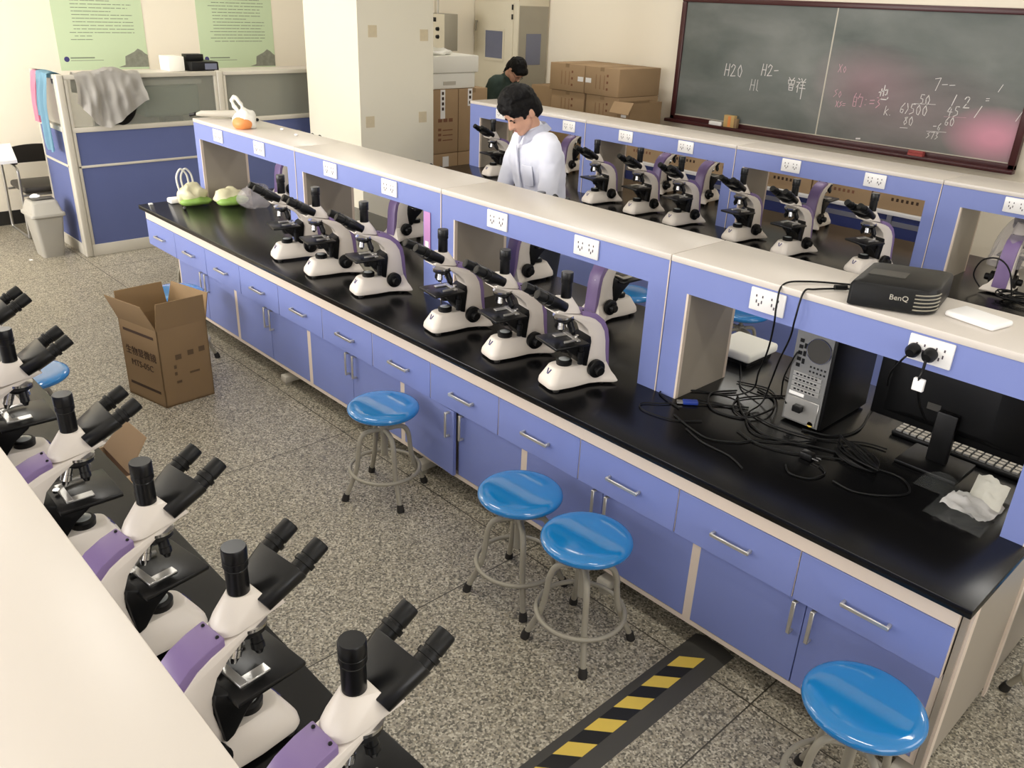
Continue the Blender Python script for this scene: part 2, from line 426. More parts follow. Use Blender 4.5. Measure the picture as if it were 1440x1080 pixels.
UN3 = [(-5.572, -4.16, -5.43, -4.2), (-4.16, -2.77, -4.01, -2.855), (-2.77, -1.385, -2.694, -1.462), (-1.385, .0, -1.255, -.07)]
for (a, b, c, d), l, o in zip(UN3, lab3, outs3):
    shelf_unit(a, b, c, d, Y0 + D3, Y1 + D3, l, 'blue shelf bridges on the far bench', True, [(x, Y0 + D3, -1, w) for x, w in o])
shelf_unit(0, 1.39, .1, 1.29, Y0 + D3, Y1 + D3, 'blue shelf bridge at the right hand end of the far bench, outside the photo', 'blue shelf bridges on the far bench')
# nearest bench: one long shelf seen from above
lab1 = ['pale shelf top of the nearest bench filling the bottom left corner', 'pale shelf bridge of the nearest bench, further left than the closest one', 'pale shelf bridge of the nearest bench, out to the right of the camera']
for (a, b), l in zip(((-1.9, .6), (-4.4, -1.9), (.6, 1.9)), lab1):
    shelf_unit(a, b, a + .1, b - .1, -2.231, -1.884, l, 'shelf bridges on the nearest bench', False)

# under the middle bench: drawer units, cupboards, frame
XB = [0, -.845, -1.722, -2.581, -3.455, -4.327, -5.167]
def handle_h(x, z, y, ln=.15):
    mb = MB(); h = ln / 2
    mb.box(x - h, x + h, y - .027, y - .020, z - .007, z + .007); mb.box(x - h, x - h + .010, y - .022, y, z - .007, z + .007); mb.box(x + h - .010, x + h, y - .022, y, z - .007, z + .007)
    return mb.bevel(.002, 1)
def handle_v(x, z, y, ln=.128):
    mb = MB(); h = ln / 2
    mb.box(x - .007, x + .007, y - .027, y - .020, z - h, z + h); mb.box(x - .007, x + .007, y - .022, y, z - h, z - h + .010); mb.box(x - .007, x + .007, y - .022, y, z + h - .010, z + h)
    return mb.bevel(.002, 1)
zt, zb = .6495, .4684
ulab = ['three blue drawers at the right hand end of the middle bench',
        'three blue drawers of the middle bench above the close pair of stools',
        'three blue drawers of the middle bench above the single stool',
        'three blue drawers at the far left end of the middle bench']
for k in range(4):
    x1 = -3 * k * PW; x0 = x1 - 3 * PW
    t = thing('drawer_unit', ulab[k], 'drawer unit', ((x0 + x1) / 2, .3, zb), 'drawer units under the middle worktop')
    c = MB(); c.box(x0, x1, .0, .02, zt, ZW - .03); c.build('top_rail', 'cream', t)
    c = MB(); c.box(x0 + .001, x1 - .001, .02, .50, zb + .006, ZW - .03); c.build('carcass', 'greypanel', t)
    for j in range(3):
        a = x1 - (j + 1) * PW; b = x1 - j * PW
        d = MB().box(a + .0025, b - .0025, -.001, .019, zb, zt - .003).bevel(.0015, 1).build('drawer', 'blue', t)
        MB().box(b - .0028, b - .0008, .002, .0195, zb + .003, zt - .002).build('edge_band', 'cream', d)
        hx = {0: -.232, 1: -.70, 2: -1.165}.get(3 * k + j, (a + b) / 2)
        handle_h(hx, .555, 0).build('handle', 'silver', d)
clab = ['blue cupboard at the right end of the middle bench',
        'blue two door cupboard of the middle bench behind the pair of close stools',
        'blue two door cupboard of the middle bench with its left door ajar',
        'blue two door cupboard of the middle bench behind the single stool further left',
        'blue two door cupboard of the middle bench right beside the open carton',
        'blue two door cupboard leftmost under the middle bench']
for k in range(6):
    x1, x0 = XB[k], XB[k + 1]; cx = (x0 + x1) / 2
    t = thing('base_cupboard', clab[k], 'cupboard', (cx, .28, .107), 'cupboards under the middle worktop')
    c = MB(); c.box(x0, x1, .05, .52, .107, zb); c.build('carcass', 'greypanel', t)
    s = MB(); s.box(x0, x0 + .017, .028, .05, .107, zb); s.box(x1 - .017, x1, .028, .05, .107, zb); s.box(x0 + .017, x1 - .017, .028, .05, .107, .127); s.build('face_frame', 'cream', t)
    for sgn in (-1, 1):
        a, b = (x0 + .017, cx - .0015) if sgn < 0 else (cx + .0015, x1 - .017)
        ajar = (k == 2 and sgn < 0)
        d = MB().box(a, b, .027, .045, .129, zb - .004).bevel(.0015, 1)
        h = handle_v(cx + sgn * .032, .392, .027)
        if ajar:
            m = Matrix.Translation((a, .045, 0)) @ Matrix.Rotation(R(-4), 4, 'Z') @ Matrix.Translation((-a, -.045, 0))
            d.xf(m); h.xf(m)
        d = d.build('door', 'blue', t); h.build('handle', 'silver', d)
fr = thing('bench_trestle', 'grey steel floor frame and end gable carrying the middle bench', 'bench stand', (-2.8, .58, 0))
MB().box(.003, .02, .02, 1.14, .10, ZW - .03).build('end_gable', 'greypanel', fr)
for yy in (.03, .55, 1.1): MB().box(.02, .028, yy, yy + .035, .06, ZW - .032).build('gable_strip', 'cream', fr)
for x in (-.03, -1.24, -2.45, -3.78, -5.1):
    f = MB(); f.box(x - .03, x + .03, .02, 1.14, .02, .06); f.box(x - .025, x + .025, .12, .17, .06, .104); f.box(x - .025, x + .025, .95, 1.0, .06, .104); f.bevel(.006, 2)
    f.build('floor_rail', 'frame_grey', fr)
    for yy in (.05, 1.1): MB().cyl((x, yy, 0), (x, yy, .022), .03).build('levelling_foot', 'steel_grey', fr)
tag(MB().box(-5.16, -.01, .53, 1.15, .107, ZW - .031).build('cupboard_block', 'blue'), 'blue back row of cupboards on the far side of the middle bench', 'cupboard')
for y0, y1, x0, x1, l in ((2.60, 3.74, -5.57, 1.85, 'blue base cupboards of the far bench, under its black worktop'), (-2.62, -1.48, -6.55, 1.85, 'blue base cupboards of the nearest bench, under its black worktop')):
    t = thing('base_cupboard_run', l, 'cupboard', ((x0 + x1) / 2, (y0 + y1) / 2, 0))
    MB().box(x0, x1, y0 + .03, y1 - .03, .1, ZW - .031).build('carcass', 'blue', t)
    MB().box(x0 + .02, x1 - .02, y0 + .07, y1 - .07, 0, .1).build('plinth', 'frame_grey', t)
    r = MB(); r.box(x0, x1, y0, y0 + .03, zt, ZW - .031); r.box(x0, x1, y1 - .03, y1, zt, ZW - .031); r.build('top_rail', 'cream', t)

# hazard striped cable cover on the floor
cc = thing('floor_cable_cover', 'black rubber floor cable cover with yellow and black hazard tape', 'cable cover', (-.76, -.6, 0))
prof = [(-.08, 0), (-.05, .012), (.05, .012), (.09, 0)]
MB().prism([(-.765 + a, b) for a, b in prof], -1.45, .12, 'xz').build('cover_strip', 'cable_cover', cc)
ye, bk = MB(), MB()
w0, w1, p = -.805, -.735, .0735
for i in range(21):
    y = .02 - i * p
    mbx = ye if i % 2 == 0 else bk
    sk = .062
    mbx.b.faces.new([mbx.b.verts.new(q) for q in ((w0, y - sk, .0128), (w0, y - sk - p, .0128), (w1, y - p, .0128), (w1, y, .0128))])
ye.build('yellow_tape', 'yellow', cc); bk.build('black_tape', 'tapeblack', cc)
# ------------------------------------------------------------------ microscopes
def outline(w, y0, y1, flare=0, n=5):
    # right side from front to back, then mirrored; rounded front corners
    r = .03
    pts = [(w - r + r * math.sin(a), y0 + r - r * math.cos(a)) for a in [i * PI / 2 / n for i in range(n + 1)]]
    L = y1 - y0
    pts += [(w * 1.02, y0 + L * .35), (w * .9, y0 + L * .62), (w * .92 + flare * .3, y0 + L * .78), (w + flare, y0 + L * .95), (w + flare, y1)]
    return pts + [(-x, y) for x, y in reversed(pts)]
def make_scope():
    t = thing('microscope', 'white microscope', 'microscope', (0, 0, 0))
    b = MB()
    rings = []
    for z, w, y0, y1, fl in ((.012, .062, .0, .294, .028), (.018, .064, -.002, .297, .030), (.036, .062, .001, .290, .020), (.050, .056, .008, .283, .007), (.088, .043, .03, .270, -.004), (.092, .039, .036, .266, -.006)):
        rings.append([(x, y, z) for x, y in outline(w, y0, y1, fl)])
    b.rings(rings); b.build('base', 'white', t)
    for x in (-.045, .045):
        for y in (.03, .25): MB().cyl((x, y, 0), (x, y, .014), .014, n=10).build('rubber_foot', 'rubber', t)
    a = MB()
    side = [(.284, .04), (.269, .09), (.262, .135), (.258, .18), (.249, .222), (.229, .255), (.2, .28), (.17, .294), (.12, .309), (.06, .324), (.008, .3365), (.006, .330), (.05, .317), (.095, .297), (.135, .272), (.165, .243), (.18, .205), (.182, .165), (.174, .12), (.15, .085)]
    a.prism(side, -.041, .041); a.bevel(.006, 2); a.build('arm', 'white', t)
    p = MB()
    outer = [(.292, .04), (.286, .09), (.282, .135), (.279, .18), (.269, .228), (.247, .268), (.213, .296), (.176, .312), (.138, .321)]
    inner = [(.138, .295), (.17, .286), (.196, .272), (.222, .25), (.24, .22), (.25, .175), (.254, .13), (.26, .09), (.268, .04)]
    p.prism(outer + inner, -.0375, .0375); p.bevel(.004, 2); p.build('back_cover', 'purple', t)
    h = MB(); ty = .078
    sp = lambda y: .3385 - .2 * y
    pts = []
    for k in range(13):
        an = PI * k / 12
        pts.append((.043 * math.cos(an), .102 + .042 * math.sin(an), sp(.102 + .042 * math.sin(an))))
        pts.append((.038 * math.cos(an), .096 + .037 * math.sin(an), .334))
    for k in range(12):
        an = 2 * PI * k / 12; pts.append((.0245 * math.cos(an), ty + .0245 * math.sin(an), .376))
    pts += [(-.052, .012, sp(.012)), (.052, .012, sp(.012)), (-.047, .05, sp(.05)), (.047, .05, sp(.05)), (-.036, .055, .376), (.036, .055, .376), (-.052, .017, .345), (.052, .017, .345)]
    h.hull(pts); h.bevel(.005, 2, 25); h.build('head', 'white', t, 35)
    for x in (-.024, .024): MB().sph((x, .146, .3195), .004, u=8, v=6).build('cover_screw', 'black', t)
    tt = MB(); tt.lathe([(0, .0215), (.55, .0215), (.56, .0205), (.6, .0205), (.61, .024), (.72, .024), (.725, .023), (.75, .023), (.755, .024), (.97, .024), (1, .0225)], (0, ty, .372), (0, ty, .478), 24); tt.build('trinocular_tube', 'blackm', t, 30)
    # binocular
    an = math.atan2(.078, .139); d = Vector((0, -math.cos(an), math.sin(an))); n = Vector((0, math.sin(an), math.cos(an))); o = Vector((0, .055, .347))
    def q(x, s_, k): return o + Vector((1, 0, 0)) * x + d * s_ + n * k
    bh = MB(); pts = []
    for k in range(14):
        a_ = 2 * PI * k / 14
        for sx in (-1, 1):
            pts.append(q(sx * .047 + .0235 * math.cos(a_), .092, .0235 * math.sin(a_))); pts.append(q(sx * .036 + .021 * math.cos(a_), .002, .021 * math.sin(a_)))
    pts += [q(-.034, .01, -.028), q(.034, .01, -.028), q(-.02, .06, -.033), q(.02, .06, -.033)]
    bh.hull(pts); bh.bevel(.003, 2, 40); bh.build('binocular_housing', 'blackm', t, 35)
    for sx in (-1, 1):
        e = MB(); e.lathe([(0, .019), (.26, .019), (.27, .0225), (.40, .0225), (.41, .0175), (.48, .0175), (.49, .0195), (.96, .0190), (1, .0175)], q(sx * .049, .086, 0), q(sx * .049, .160, 0), 20)
        e = e.build('eyepiece', 'black', t, 30)
        g = MB(); g.cyl(q(sx * .049, .1602, 0), q(sx * .049, .1608, 0), .0125, n=14); g.build('eye_lens', 'black', e)
    # nosepiece with objectives
    ax = Vector((0, .12, -1)).normalized(); c = Vector((0, .075, .305))
    nb = MB(); nb.lathe([(0, .043), (.5, .045), (.6, .040), (1, .028)], c, c + ax * .03, 22); npc = nb.build('nosepiece', 'blackm', t)
    u = Vector((1, 0, 0)); w = ax.cross(u)
    for k, ln in enumerate((.040, .048, .056, .062)):
        an = PI / 4 + k * PI / 2 + .3
        rd = u * math.cos(an) + w * math.sin(an); st = c + ax * .022 + rd * .023; dr = (ax + rd * .28).normalized()
        ob = MB(); ob.lathe([(0, .0125), (.45, .0125), (.46, .0138), (.75, .0138), (.8, .0105), (1, .006)], st, st + dr * ln, 14); ob.build('objective', 'chrome' if k % 2 == 0 else 'blackm', npc)
    r = MB(); r.lathe([(0, .0455), (1, .0455)], c + ax * -.002, c + ax * .005, 24); r.build('nosepiece_ring', 'chrome', npc)
    # stage
    st = MB(); st.box(-.085, .078, -.002, .155, .186, .199); st.bevel(.004, 2); sto = st.build('stage', 'blackm', t)
    hb = MB(); hb.box(-.055, .05, .112, .13, .199, .206); hb.box(-.055, -.03, .06, .116, .199, .204); hb.bevel(.0015, 1); hb.build('specimen_holder', 'silver', sto)
    ar = MB(); ar.tube(smooth_path([(.02, .128, .206), (.038, .11, .207), (.046, .08, .207), (.044, .055, .206)], 5), .005, 6); ar.build('clip_arm', 'silver', sto)
    kn = MB(); kn.cyl((.012, .134, .205), (.012, .134, .213), .009, n=14); kn.build('clip_screw', 'chrome', sto)
    fb = MB(); fb.prism([(.17, .085), (.183, .19), (.178, .215), (.13, .187), (.065, .187), (.075, .165), (.115, .135), (.15, .092)], -.05, .05); fb.bevel(.005, 2); fb.build('focus_block', 'black', t)
    sk = MB(); sk.lathe([(0, .009), (.3, .009), (.32, .0135), (.62, .0135), (.64, .0115), (1, .0115)], (.058, .128, .187), (.058, .128, .108), 16); sk.build('stage_knob', 'black', t)
    cd = MB(); cd.lathe([(0, .017), (.5, .024), (.8, .024), (1, .019)], (0, .088, .145), (0, .088, .186), 20); cd.build('condenser', 'blackm', t)
    lc = MB(); lc.lathe([(0, .031), (.8, .033), (1, .028)], (0, .09, .088), (0, .09, .114), 24); lo = lc.build('lamp_collector', 'black', t)
    ll = MB(); ll.lathe([(0, .0225), (.6, .018), (1, .006)], (0, .09, .1141), (0, .09, .117), 20); ll.build('collector_lens', 'lens', lo)
    for sx in (-1, 1):
        k = MB(); k.lathe([(0, .012), (.18, .012), (.2, .037), (.52, .038), (.56, .033), (.58, .02), (.95, .019), (1, .016)], (sx * .038, .207, .074), (sx * .098, .207, .074), 22); k.build('focus_knob', 'black', t, 30)
    em = MB(); m = Matrix.Translation((0, .0185, .07)) @ Matrix.Rotation(R(-31), 4, 'X')
    for sx in (-1, 1): em.hull([Vector(v) for v in ((sx * .009, 0, .009), (sx * .005, 0, .009), (sx * .0005, 0, -.006), (sx * .003, 0, -.006), (sx * .009, -.001, .009), (sx * .005, -.001, .009), (sx * .0005, -.001, -.006), (sx * .003, -.001, -.006))])
    em.xf(m @ Matrix.Scale(1.5, 4)); em.build('emblem', 'logo', t)
    return t
scope0 = make_scope()
G2, G2B, G3, G3B, G1 = ('microscopes along the front of the middle bench', 'microscopes on the back side of the middle bench', 'microscopes along the front of the far bench', 'microscopes on the back side of the far bench', 'microscopes on the nearest bench')
ordn = ['first', 'second', 'third', 'fourth', 'fifth', 'sixth', 'seventh']
first_used = False
def put(x, y, rz, label, group, skip=()):
    global first_used
    if not first_used and not skip:
        first_used = True; o = scope0; o.location = (x, y, ZW); o.rotation_euler = (0, 0, R(rz)); o['label'] = label; o['group'] = group; return o
    return copy_tree(scope0, (x, y, ZW), R(rz), label, group, skip=skip)
KID[scope0.name] = kids(scope0)
for (x, y, rz), l in zip(((-1.667, .063, -14), (-2.036, .079, -13), (-2.436, .072, -10), (-3.087, .088, -13), (-3.508, .067, -13), (-3.889, .074, -13)),
    ('white microscope on the middle bench front row, nearest to the computer', 'microscope in the middle bench front row, second from the computer end', 'microscope in the middle bench front row, third from the computer end',
     'microscope in the middle bench front row, fourth from the computer end, after a gap', 'microscope in the middle bench front row, fifth from the computer end', 'microscope in the middle bench front row, furthest left beside the clear bag')):
    put(x, y, rz, l, G2)
for (x, y, rz), l in zip(((-2.06, 1.075, 176), (-2.74, 1.165, 178), (-3.83, 1.145, 180), (-5.27, 1.145, 182)),
    ('microscope turned away behind the middle shelf, purple back with a white sticker', 'microscope turned away behind the middle shelf, second from the computer end', 'microscope turned away behind the middle shelf, third from the computer end', 'microscope turned away behind the middle shelf, leftmost one')):
    put(x, y, rz, l, G2B)
for (x, y, rz), l in zip(((-5.075, 2.744, -6), (-3.854, 2.701, -10), (-3.435, 2.701, -8), (-3.046, 2.672, -8), (-2.543, 2.664, -9), (-2.151, 2.633, -8), (-1.671, 2.655, -18)),
    ('microscope on the far bench to the left of the standing man', 'microscope on the far bench, first one to the right of the standing man', 'microscope on the far bench, second to the right of the man', 'microscope on the far bench, third to the right of the man',
     'microscope on the far bench, fourth to the right of the standing man', 'microscope on the far bench, fifth to the right of the man', 'microscope on the far bench just behind the projector, turned a little left')):
    put(x, y, rz, l, G3)
for (x, y, rz), l in zip(((-4.87, 3.74, 186), (-3.80, 3.74, 184), (-3.38, 3.74, 184), (-2.42, 3.74, 184)),
    ('purple backed microscope behind the far shelf, partly hidden by the man', 'purple backed microscope behind the far shelf, left one of the neighbouring pair', 'purple backed microscope behind the far shelf, right one of the neighbouring pair', 'purple backed microscope behind the far shelf, nearest to the projector')):
    put(x, y, rz, l, G3B)
for (x, y, rz), l in zip(((-.478, -1.525, 183), (-.836, -1.554, 187), (-1.252, -1.566, 189), (-1.688, -1.585, 179), (-2.247, -1.575, 178), (-2.72, -1.56, 180)),
    ('large close microscope at the bottom of the photo, nearest to the camera', 'close microscope on the nearest bench, second from the bottom of the photo', 'close microscope on the nearest bench, third from the bottom of the photo', 'close microscope on the nearest bench with a brown carton flap behind it', 'close microscope cut by the left edge of the photo', 'microscope on the nearest bench beyond the left edge of the photo')):
    put(x, y, rz, l, G1)
# bagged binocular scope under the far shelf
bs = put(-.98, 3.265, 186, 'microscope wrapped in a milky dust bag in the opening behind the projector', None, skip=('trinocular_tube',))
if 'group' in bs: del bs['group']
db = MB()
def bagf(u, v):
    a = 2 * PI * u; z = .16 + .285 * v
    rx = (.105 * (1 - v) ** .5 + .012) * (1 + .12 * math.sin(3 * a + 4 * v) + .08 * math.sin(7 * a)); ry = (.16 * (1 - v) ** .6 + .012) * (1 + .1 * math.sin(5 * a + 2 * v))
    return (-.98 + rx * math.cos(a), 3.16 + ry * math.sin(a), ZW + z * .94)
db.grid(bagf, 40, 14); bmesh.ops.remove_doubles(db.b, verts=db.b.verts, dist=.0005)
tag(db.build('dust_bag', 'film'), 'milky plastic dust bag over the microscope behind the projector', 'plastic bag')
# white sticker on one purple back and a flat pink patch on the shelf post
tag(MB().box(-2.075, -2.043, .802, .812, ZW + .17, ZW + .21).build('sticker', 'paper'), 'small white sticker on the purple microscope back near the computer', 'sticker')
pf = thing('pink_patch', 'flat pink patch with white sticker on the blue shelf post', 'sticker', (-2.862, .402, 1.1))
MB().box(-2.888, -2.836, .3985, .4015, .985, 1.18).bevel(.001, 1).build('film', 'pinkpatch', pf)
MB().box(-2.876, -2.848, .397, .3984, .995, 1.03).build('white_sticker', 'paper', pf)
# ------------------------------------------------------------------ stools
def make_stool():
    t = thing('stool', 'blue stool', 'stool', (0, 0, 0))
    s = MB(); s.lathe([(0, .02), (.02, .145), (.18, .158), (.42, .165), (.66, .164), (.82, .158), (.93, .148), (.98, .134), (.995, .11), (1, .0)], (0, 0, .425), (0, 0, .467), 48); s.build('seat', 'stool_blue', t, 60)
    h = MB(); h.lathe([(0, .016), (.7, .016), (.72, .022), (1, .022)], (0, 0, .20), (0, 0, .36), 16); h.build('hub', 'steel_grey', t)
    sp = MB(); sp.lathe([(0, .011), (.75, .011), (.76, .03), (1, .06)], (0, 0, .34), (0, 0, .426), 16); sp.build('spindle', 'steel_grey', t)
    for k in range(4):
        a = PI / 4 + k * PI / 2; ca, sa = math.cos(a), math.sin(a)
        pts = smooth_path([(r * ca, r * sa, z) for r, z in ((.012, .335), (.06, .338), (.1, .326), (.12, .285), (.128, .22), (.142, .14), (.195, .02))], 6)
        l = MB(); l.tube(pts, .0115, 10); lo = l.build('leg', 'steel_grey', t)
        f = MB(); f.lathe([(0, .017), (.6, .0165), (1, .014)], (.2 * ca, .2 * sa, 0), (.191 * ca, .191 * sa, .034), 12); f.build('rubber_foot', 'rubber', lo)
    r = MB(); r.tube([(.163 * math.cos(2 * PI * i / 40), .163 * math.sin(2 * PI * i / 40), .135) for i in range(40)], .009, 8, closed=True); r.build('foot_ring', 'steel_grey', t, 80)
    return t
st0 = make_stool(); KID[st0.name] = kids(st0)
for i, (x, y, rz, l) in enumerate(((-.105, -.235, 12, 'blue round stool cut by the bottom edge of the photo'),
        (-1.121, -.245, 3, 'blue round stool, nearer one of the pair beside the hazard tape'),
        (-1.487, -.22, 10, 'blue round stool, further one of the close pair'),
        (-2.417, -.20, 30, 'blue round stool standing alone by the middle bench'),
        (-4.49, -.28, 20, 'blue round stool standing behind the open carton'),
        (-3.735, -1.30, 0, 'blue round stool behind the leftmost close microscope, mostly hidden'),
        (-5.36, .22, 40, 'blue round stool pushed under the left end of the middle bench'),
        (-2.80, 2.0, 5, 'blue round stool seen through the middle shelf behind the purple microscope'),
        (-2.125, 2.30, 25, 'blue round stool seen through the computer bay behind the white router'),
        (.25, .72, 45, 'round stool at the right end of the middle bench, only its legs in view'))):
    if i == 0: st0.location = (x, y, 0); st0.rotation_euler = (0, 0, R(rz)); st0['label'] = l; st0['group'] = 'blue stools'
    else: copy_tree(st0, (x, y, 0), R(rz), l, 'blue stools')

# ------------------------------------------------------------------ cartons
def carton_box(name, label, x0, x1, y0, y1, z0, z1, group=None, cat='carton', m='card', rz=0, marks=None, tape=None):
    cx, cy = (x0 + x1) / 2, (y0 + y1) / 2
    t = thing(name, label, cat, (cx, cy, z0), group)
    MB().box(x0, x1, y0, y1, z0, z1).bevel(.006, 2).build('box_body', m, t)
    tp = MB(); tp.box(cx - .03, cx + .03, y0 - .0008, y1 + .0008, z1 - .04, z1 + .0008) if (y1 - y0) > (x1 - x0) else tp.box(x0 - .0008, x1 + .0008, cy - .03, cy + .03, z1 - .04, z1 + .0008)
    tp.build('packing_tape', 'card_d', t)
    return t
def front_marks(t, axis, face, items, m='inkred'):
    # items: (u0, u1, z0, z1) little printed blocks on a face
    mb = MB(); e = .0012
    for (u0, u1, z0, z1) in items:
        if axis == 'y': mb.box(u0, u1, face - e, face, z0, z1)
        else: mb.box(face, face + e, u0, u1, z0, z1)
    mb.build('printed_marks', m, t)
# stack by the chalkboard wall
wl = [['carton of the wall stack, top left with a white label', 'carton of the wall stack, top right above the opened one'], ['carton of the wall stack, second layer at its left', 'carton of the wall stack, second layer below the top right one']]
for k in range(2):
    z1 = 1.508 - k * .297; z0 = z1 - .294
    for j, (a, b) in enumerate(((-6.845, -6.302), (-6.292, -5.79))):
        t = carton_box('carton', wl[k][j], a + (.02 if k else 0), b, 5.3 + .02 * k, 6.02, z0, z1, 'brown cartons stacked by the chalkboard wall')
        cx = (a + b) / 2; f = 5.3 + .02 * k
        it = []
        for c in range(3):
            it += [(cx - .09 + c * .06, cx - .075 + c * .06, z0 + .07 + .015 * q, z0 + .076 + .015 * q) for q in range(10)]
        it += [(cx + .07, cx + .095, z0 + .06 + q * .07, z0 + .085 + q * .07) for q in range(3)]
        front_marks(t, 'y', f, it)
        if k == 0: 
            lx = b - .1 if j == 0 else a + .01
            MB().box(lx, lx + .085, f - .0012, f, z0 + .12, z0 + .17).build('white_label', 'paper', t)
for k in range(3):
    z1 = 1.508 - (k + 2) * .297; z0 = z1 - .294
    if z0 < .05: z0 = 0
    for a, b in ((-6.83, -6.30), (-6.29, -5.80)):
        carton_box('carton', 'plain brown carton low in the chalkboard wall stack, behind the far bench', a, b, 5.33, 6.0, z0, z1, 'lower cartons of the wall stack')
oc = thing('open_carton', 'opened brown carton with a drooping flap beside the wall stack', 'carton', (-5.55, 5.62, 0))
b = MB(); b.box(-5.78, -5.60, 5.3, 5.31, 0, 1.17); b.box(-5.78, -5.60, 5.84, 5.85, 0, 1.17); b.box(-5.78, -5.77, 5.31, 5.84, 0, 1.17); b.box(-5.61, -5.60, 5.31, 5.84, 0, 1.17); b.build('box_body', 'card_d', oc)
fl = MB(); fl.hull([(-5.84, 5.3, 1.17), (-5.56, 5.29, 1.18), (-5.84, 5.31, 1.175), (-5.56, 5.3, 1.185), (-5.76, 5.14, 1.08), (-5.48, 5.12, 1.08), (-5.76, 5.145, 1.072), (-5.48, 5.125, 1.072)]); fl.build('flap', 'card', oc)
MB().box(-5.72, -5.65, 5.295, 5.2995, 1.02, 1.15).build('white_label', 'paper', oc)
tag(MB().box(-7.35, -6.9, 5.5, 6.0, 0, 1.21).bevel(.006).build('carton', 'card_d'), 'dark brown carton left of the wall stack, under the head of the person with glasses', 'carton')

# stack right of the column, with foam boxes on top
sl = [('brown carton beside the column, upright with a printed label strip', 3.0, 3.622, .675, 1.30), ('brown carton behind the far bench end, second from the column', 3.63, 4.02, .675, 1.30),
      ('brown carton at the foot of the column stack, left one', 3.0, 3.622, 0, .67), ('brown carton at the foot of the column stack, right one', 3.63, 4.02, 0, .67)]
for i, (l, a, b, z0, z1) in enumerate(sl):
    t = carton_box('carton', l, -6.98, -6.5, a, b, z0, z1, 'brown cartons stacked beside the column')
    if i < 2:
        u = 3.42 if i == 0 else 3.78
        MB().box(-6.5, -6.4985, u - .03, u + .03, z1 - (.28 if i == 0 else .17), z1).build('label_strip', 'paper', t)
        front_marks(t, 'x', -6.4985, [(u - .013, u + .013, z1 - .05 - q * .05, z1 - .02 - q * .05) for q in range(4 if i == 0 else 3)], 'ink')
    if i == 0:
        front_marks(t, 'x', -6.5, [(3.36 + c * .07, 3.41 + c * .07, .985, 1.02) for c in range(3)] + [(3.36, 3.40, .80 + q * .05, .825 + q * .05) for q in range(3)] + [(3.42, 3.55, .80 + q * .05, .81 + q * .05) for q in range(3)])
    if i == 2: MB().box(-6.5, -6.4985, 3.42, 3.5, .5, .64).build('label_strip', 'paper', t)
fo = thing('foam_box', 'white foam box with lid and cut handle on the cartons beside the column', 'foam box', (-6.75, 3.45, 1.302))
MB().box(-6.97, -6.52, 3.03, 3.862, 1.303, 1.455).bevel(.012, 2).build('box_body', 'foam', fo)
MB().box(-6.99, -6.495, 3.0, 3.888, 1.456, 1.618).bevel(.012, 2).build('lid', 'foam', fo)
hd = MB(); hd.box(-6.521, -6.515, 3.44, 3.60, 1.34, 1.375); hd.build('handle_slot', 'frame_grey', fo)
pw = MB(); pw.sph((-6.72, 3.4, 1.635), 1, (.16, .3, .04), 24, 14)
for v in pw.b.verts: v.co += Vector((0, 0, .03 * noise.noise(v.co * 14) + .01 * noise.noise(v.co * 40))); v.co.z = max(v.co.z, 1.62)
tag(pw.build('plastic_wrap', 'whitebag'), 'crumpled clear plastic wrap lying on the white foam box', 'plastic wrap')
cb = thing('control_box', 'grey wall control box with two black knobs above the foam boxes', 'control box', (-8.45, 5.0, 1.55))
MB().box(-8.62, -8.3, 4.89, 5.1, 1.53, 1.955).bevel(.006).build('housing', 'steel_grey', cb)
MB().box(-8.618, -8.302, 4.884, 4.89, 1.535, 1.95).build('lit_front', 'beige_steel', cb)  # knob side of the box, its brighter light painted as a paler colour
for z in (1.78, 1.69): MB().cyl((-8.42, 4.884, z), (-8.42, 4.855, z), .025, .02).build('knob', 'black', cb)
MB().box(-8.54, -8.46, 4.88, 4.884, 1.86, 1.91).build('meter', 'black', cb)
MB().cyl((-8.56, 4.99, 1.955), (-8.56, 4.99, ZC - .01), .014).build('conduit', 'frame_grey', cb)

# tall beige steel cabinet in the corner
sc_ = thing('steel_cabinet', 'tall beige steel cabinet with windowed door in the far corner', 'cabinet', (-8.2, 5.9, 0))
MB().box(-8.61, -7.783, 5.64, 6.18, 0, 2.7).bevel(.006).build('body', 'beige_steel', sc_)
MB().box(-7.783, -7.779, 5.66, 6.17, .05, 2.08).build('shaded_side', 'steel_grey', sc_)  # same cabinet steel, the shade on this side put into a grey colour
d = MB().box(-8.52, -7.86, 5.622, 5.639, .1, 2.11).bevel(.004).build('door', 'beige_steel', sc_)
MB().box(-8.36, -8.03, 5.617, 5.6215, 1.45, 1.775).build('window_pane', 'windowpane', d)
wf = MB(); wf.box(-8.39, -8.36, 5.612, 5.6215, 1.42, 1.80); wf.box(-8.03, -8.0, 5.612, 5.6215, 1.42, 1.80); wf.box(-8.36, -8.03, 5.612, 5.6215, 1.42, 1.45); wf.box(-8.36, -8.03, 5.612, 5.6215, 1.775, 1.80); wf.build('window_frame', 'beige_steel', d)
hn = MB(); hn.box(-8.55, -8.52, 5.60, 5.62, 1.86, 1.885); hn.box(-8.545, -8.53, 5.595, 5.61, 1.76, 1.88); hn.build('handle', 'steel_grey', d)
for z in (2.06, 1.95): MB().cyl((-7.865, 5.616, z - .03), (-7.865, 5.616, z + .03), .011).build('hinge', 'black', d)
MB().box(-7.779, -7.775, 5.79, 6.05, 1.39, 1.76).build('side_window', 'windowpane', sc_)

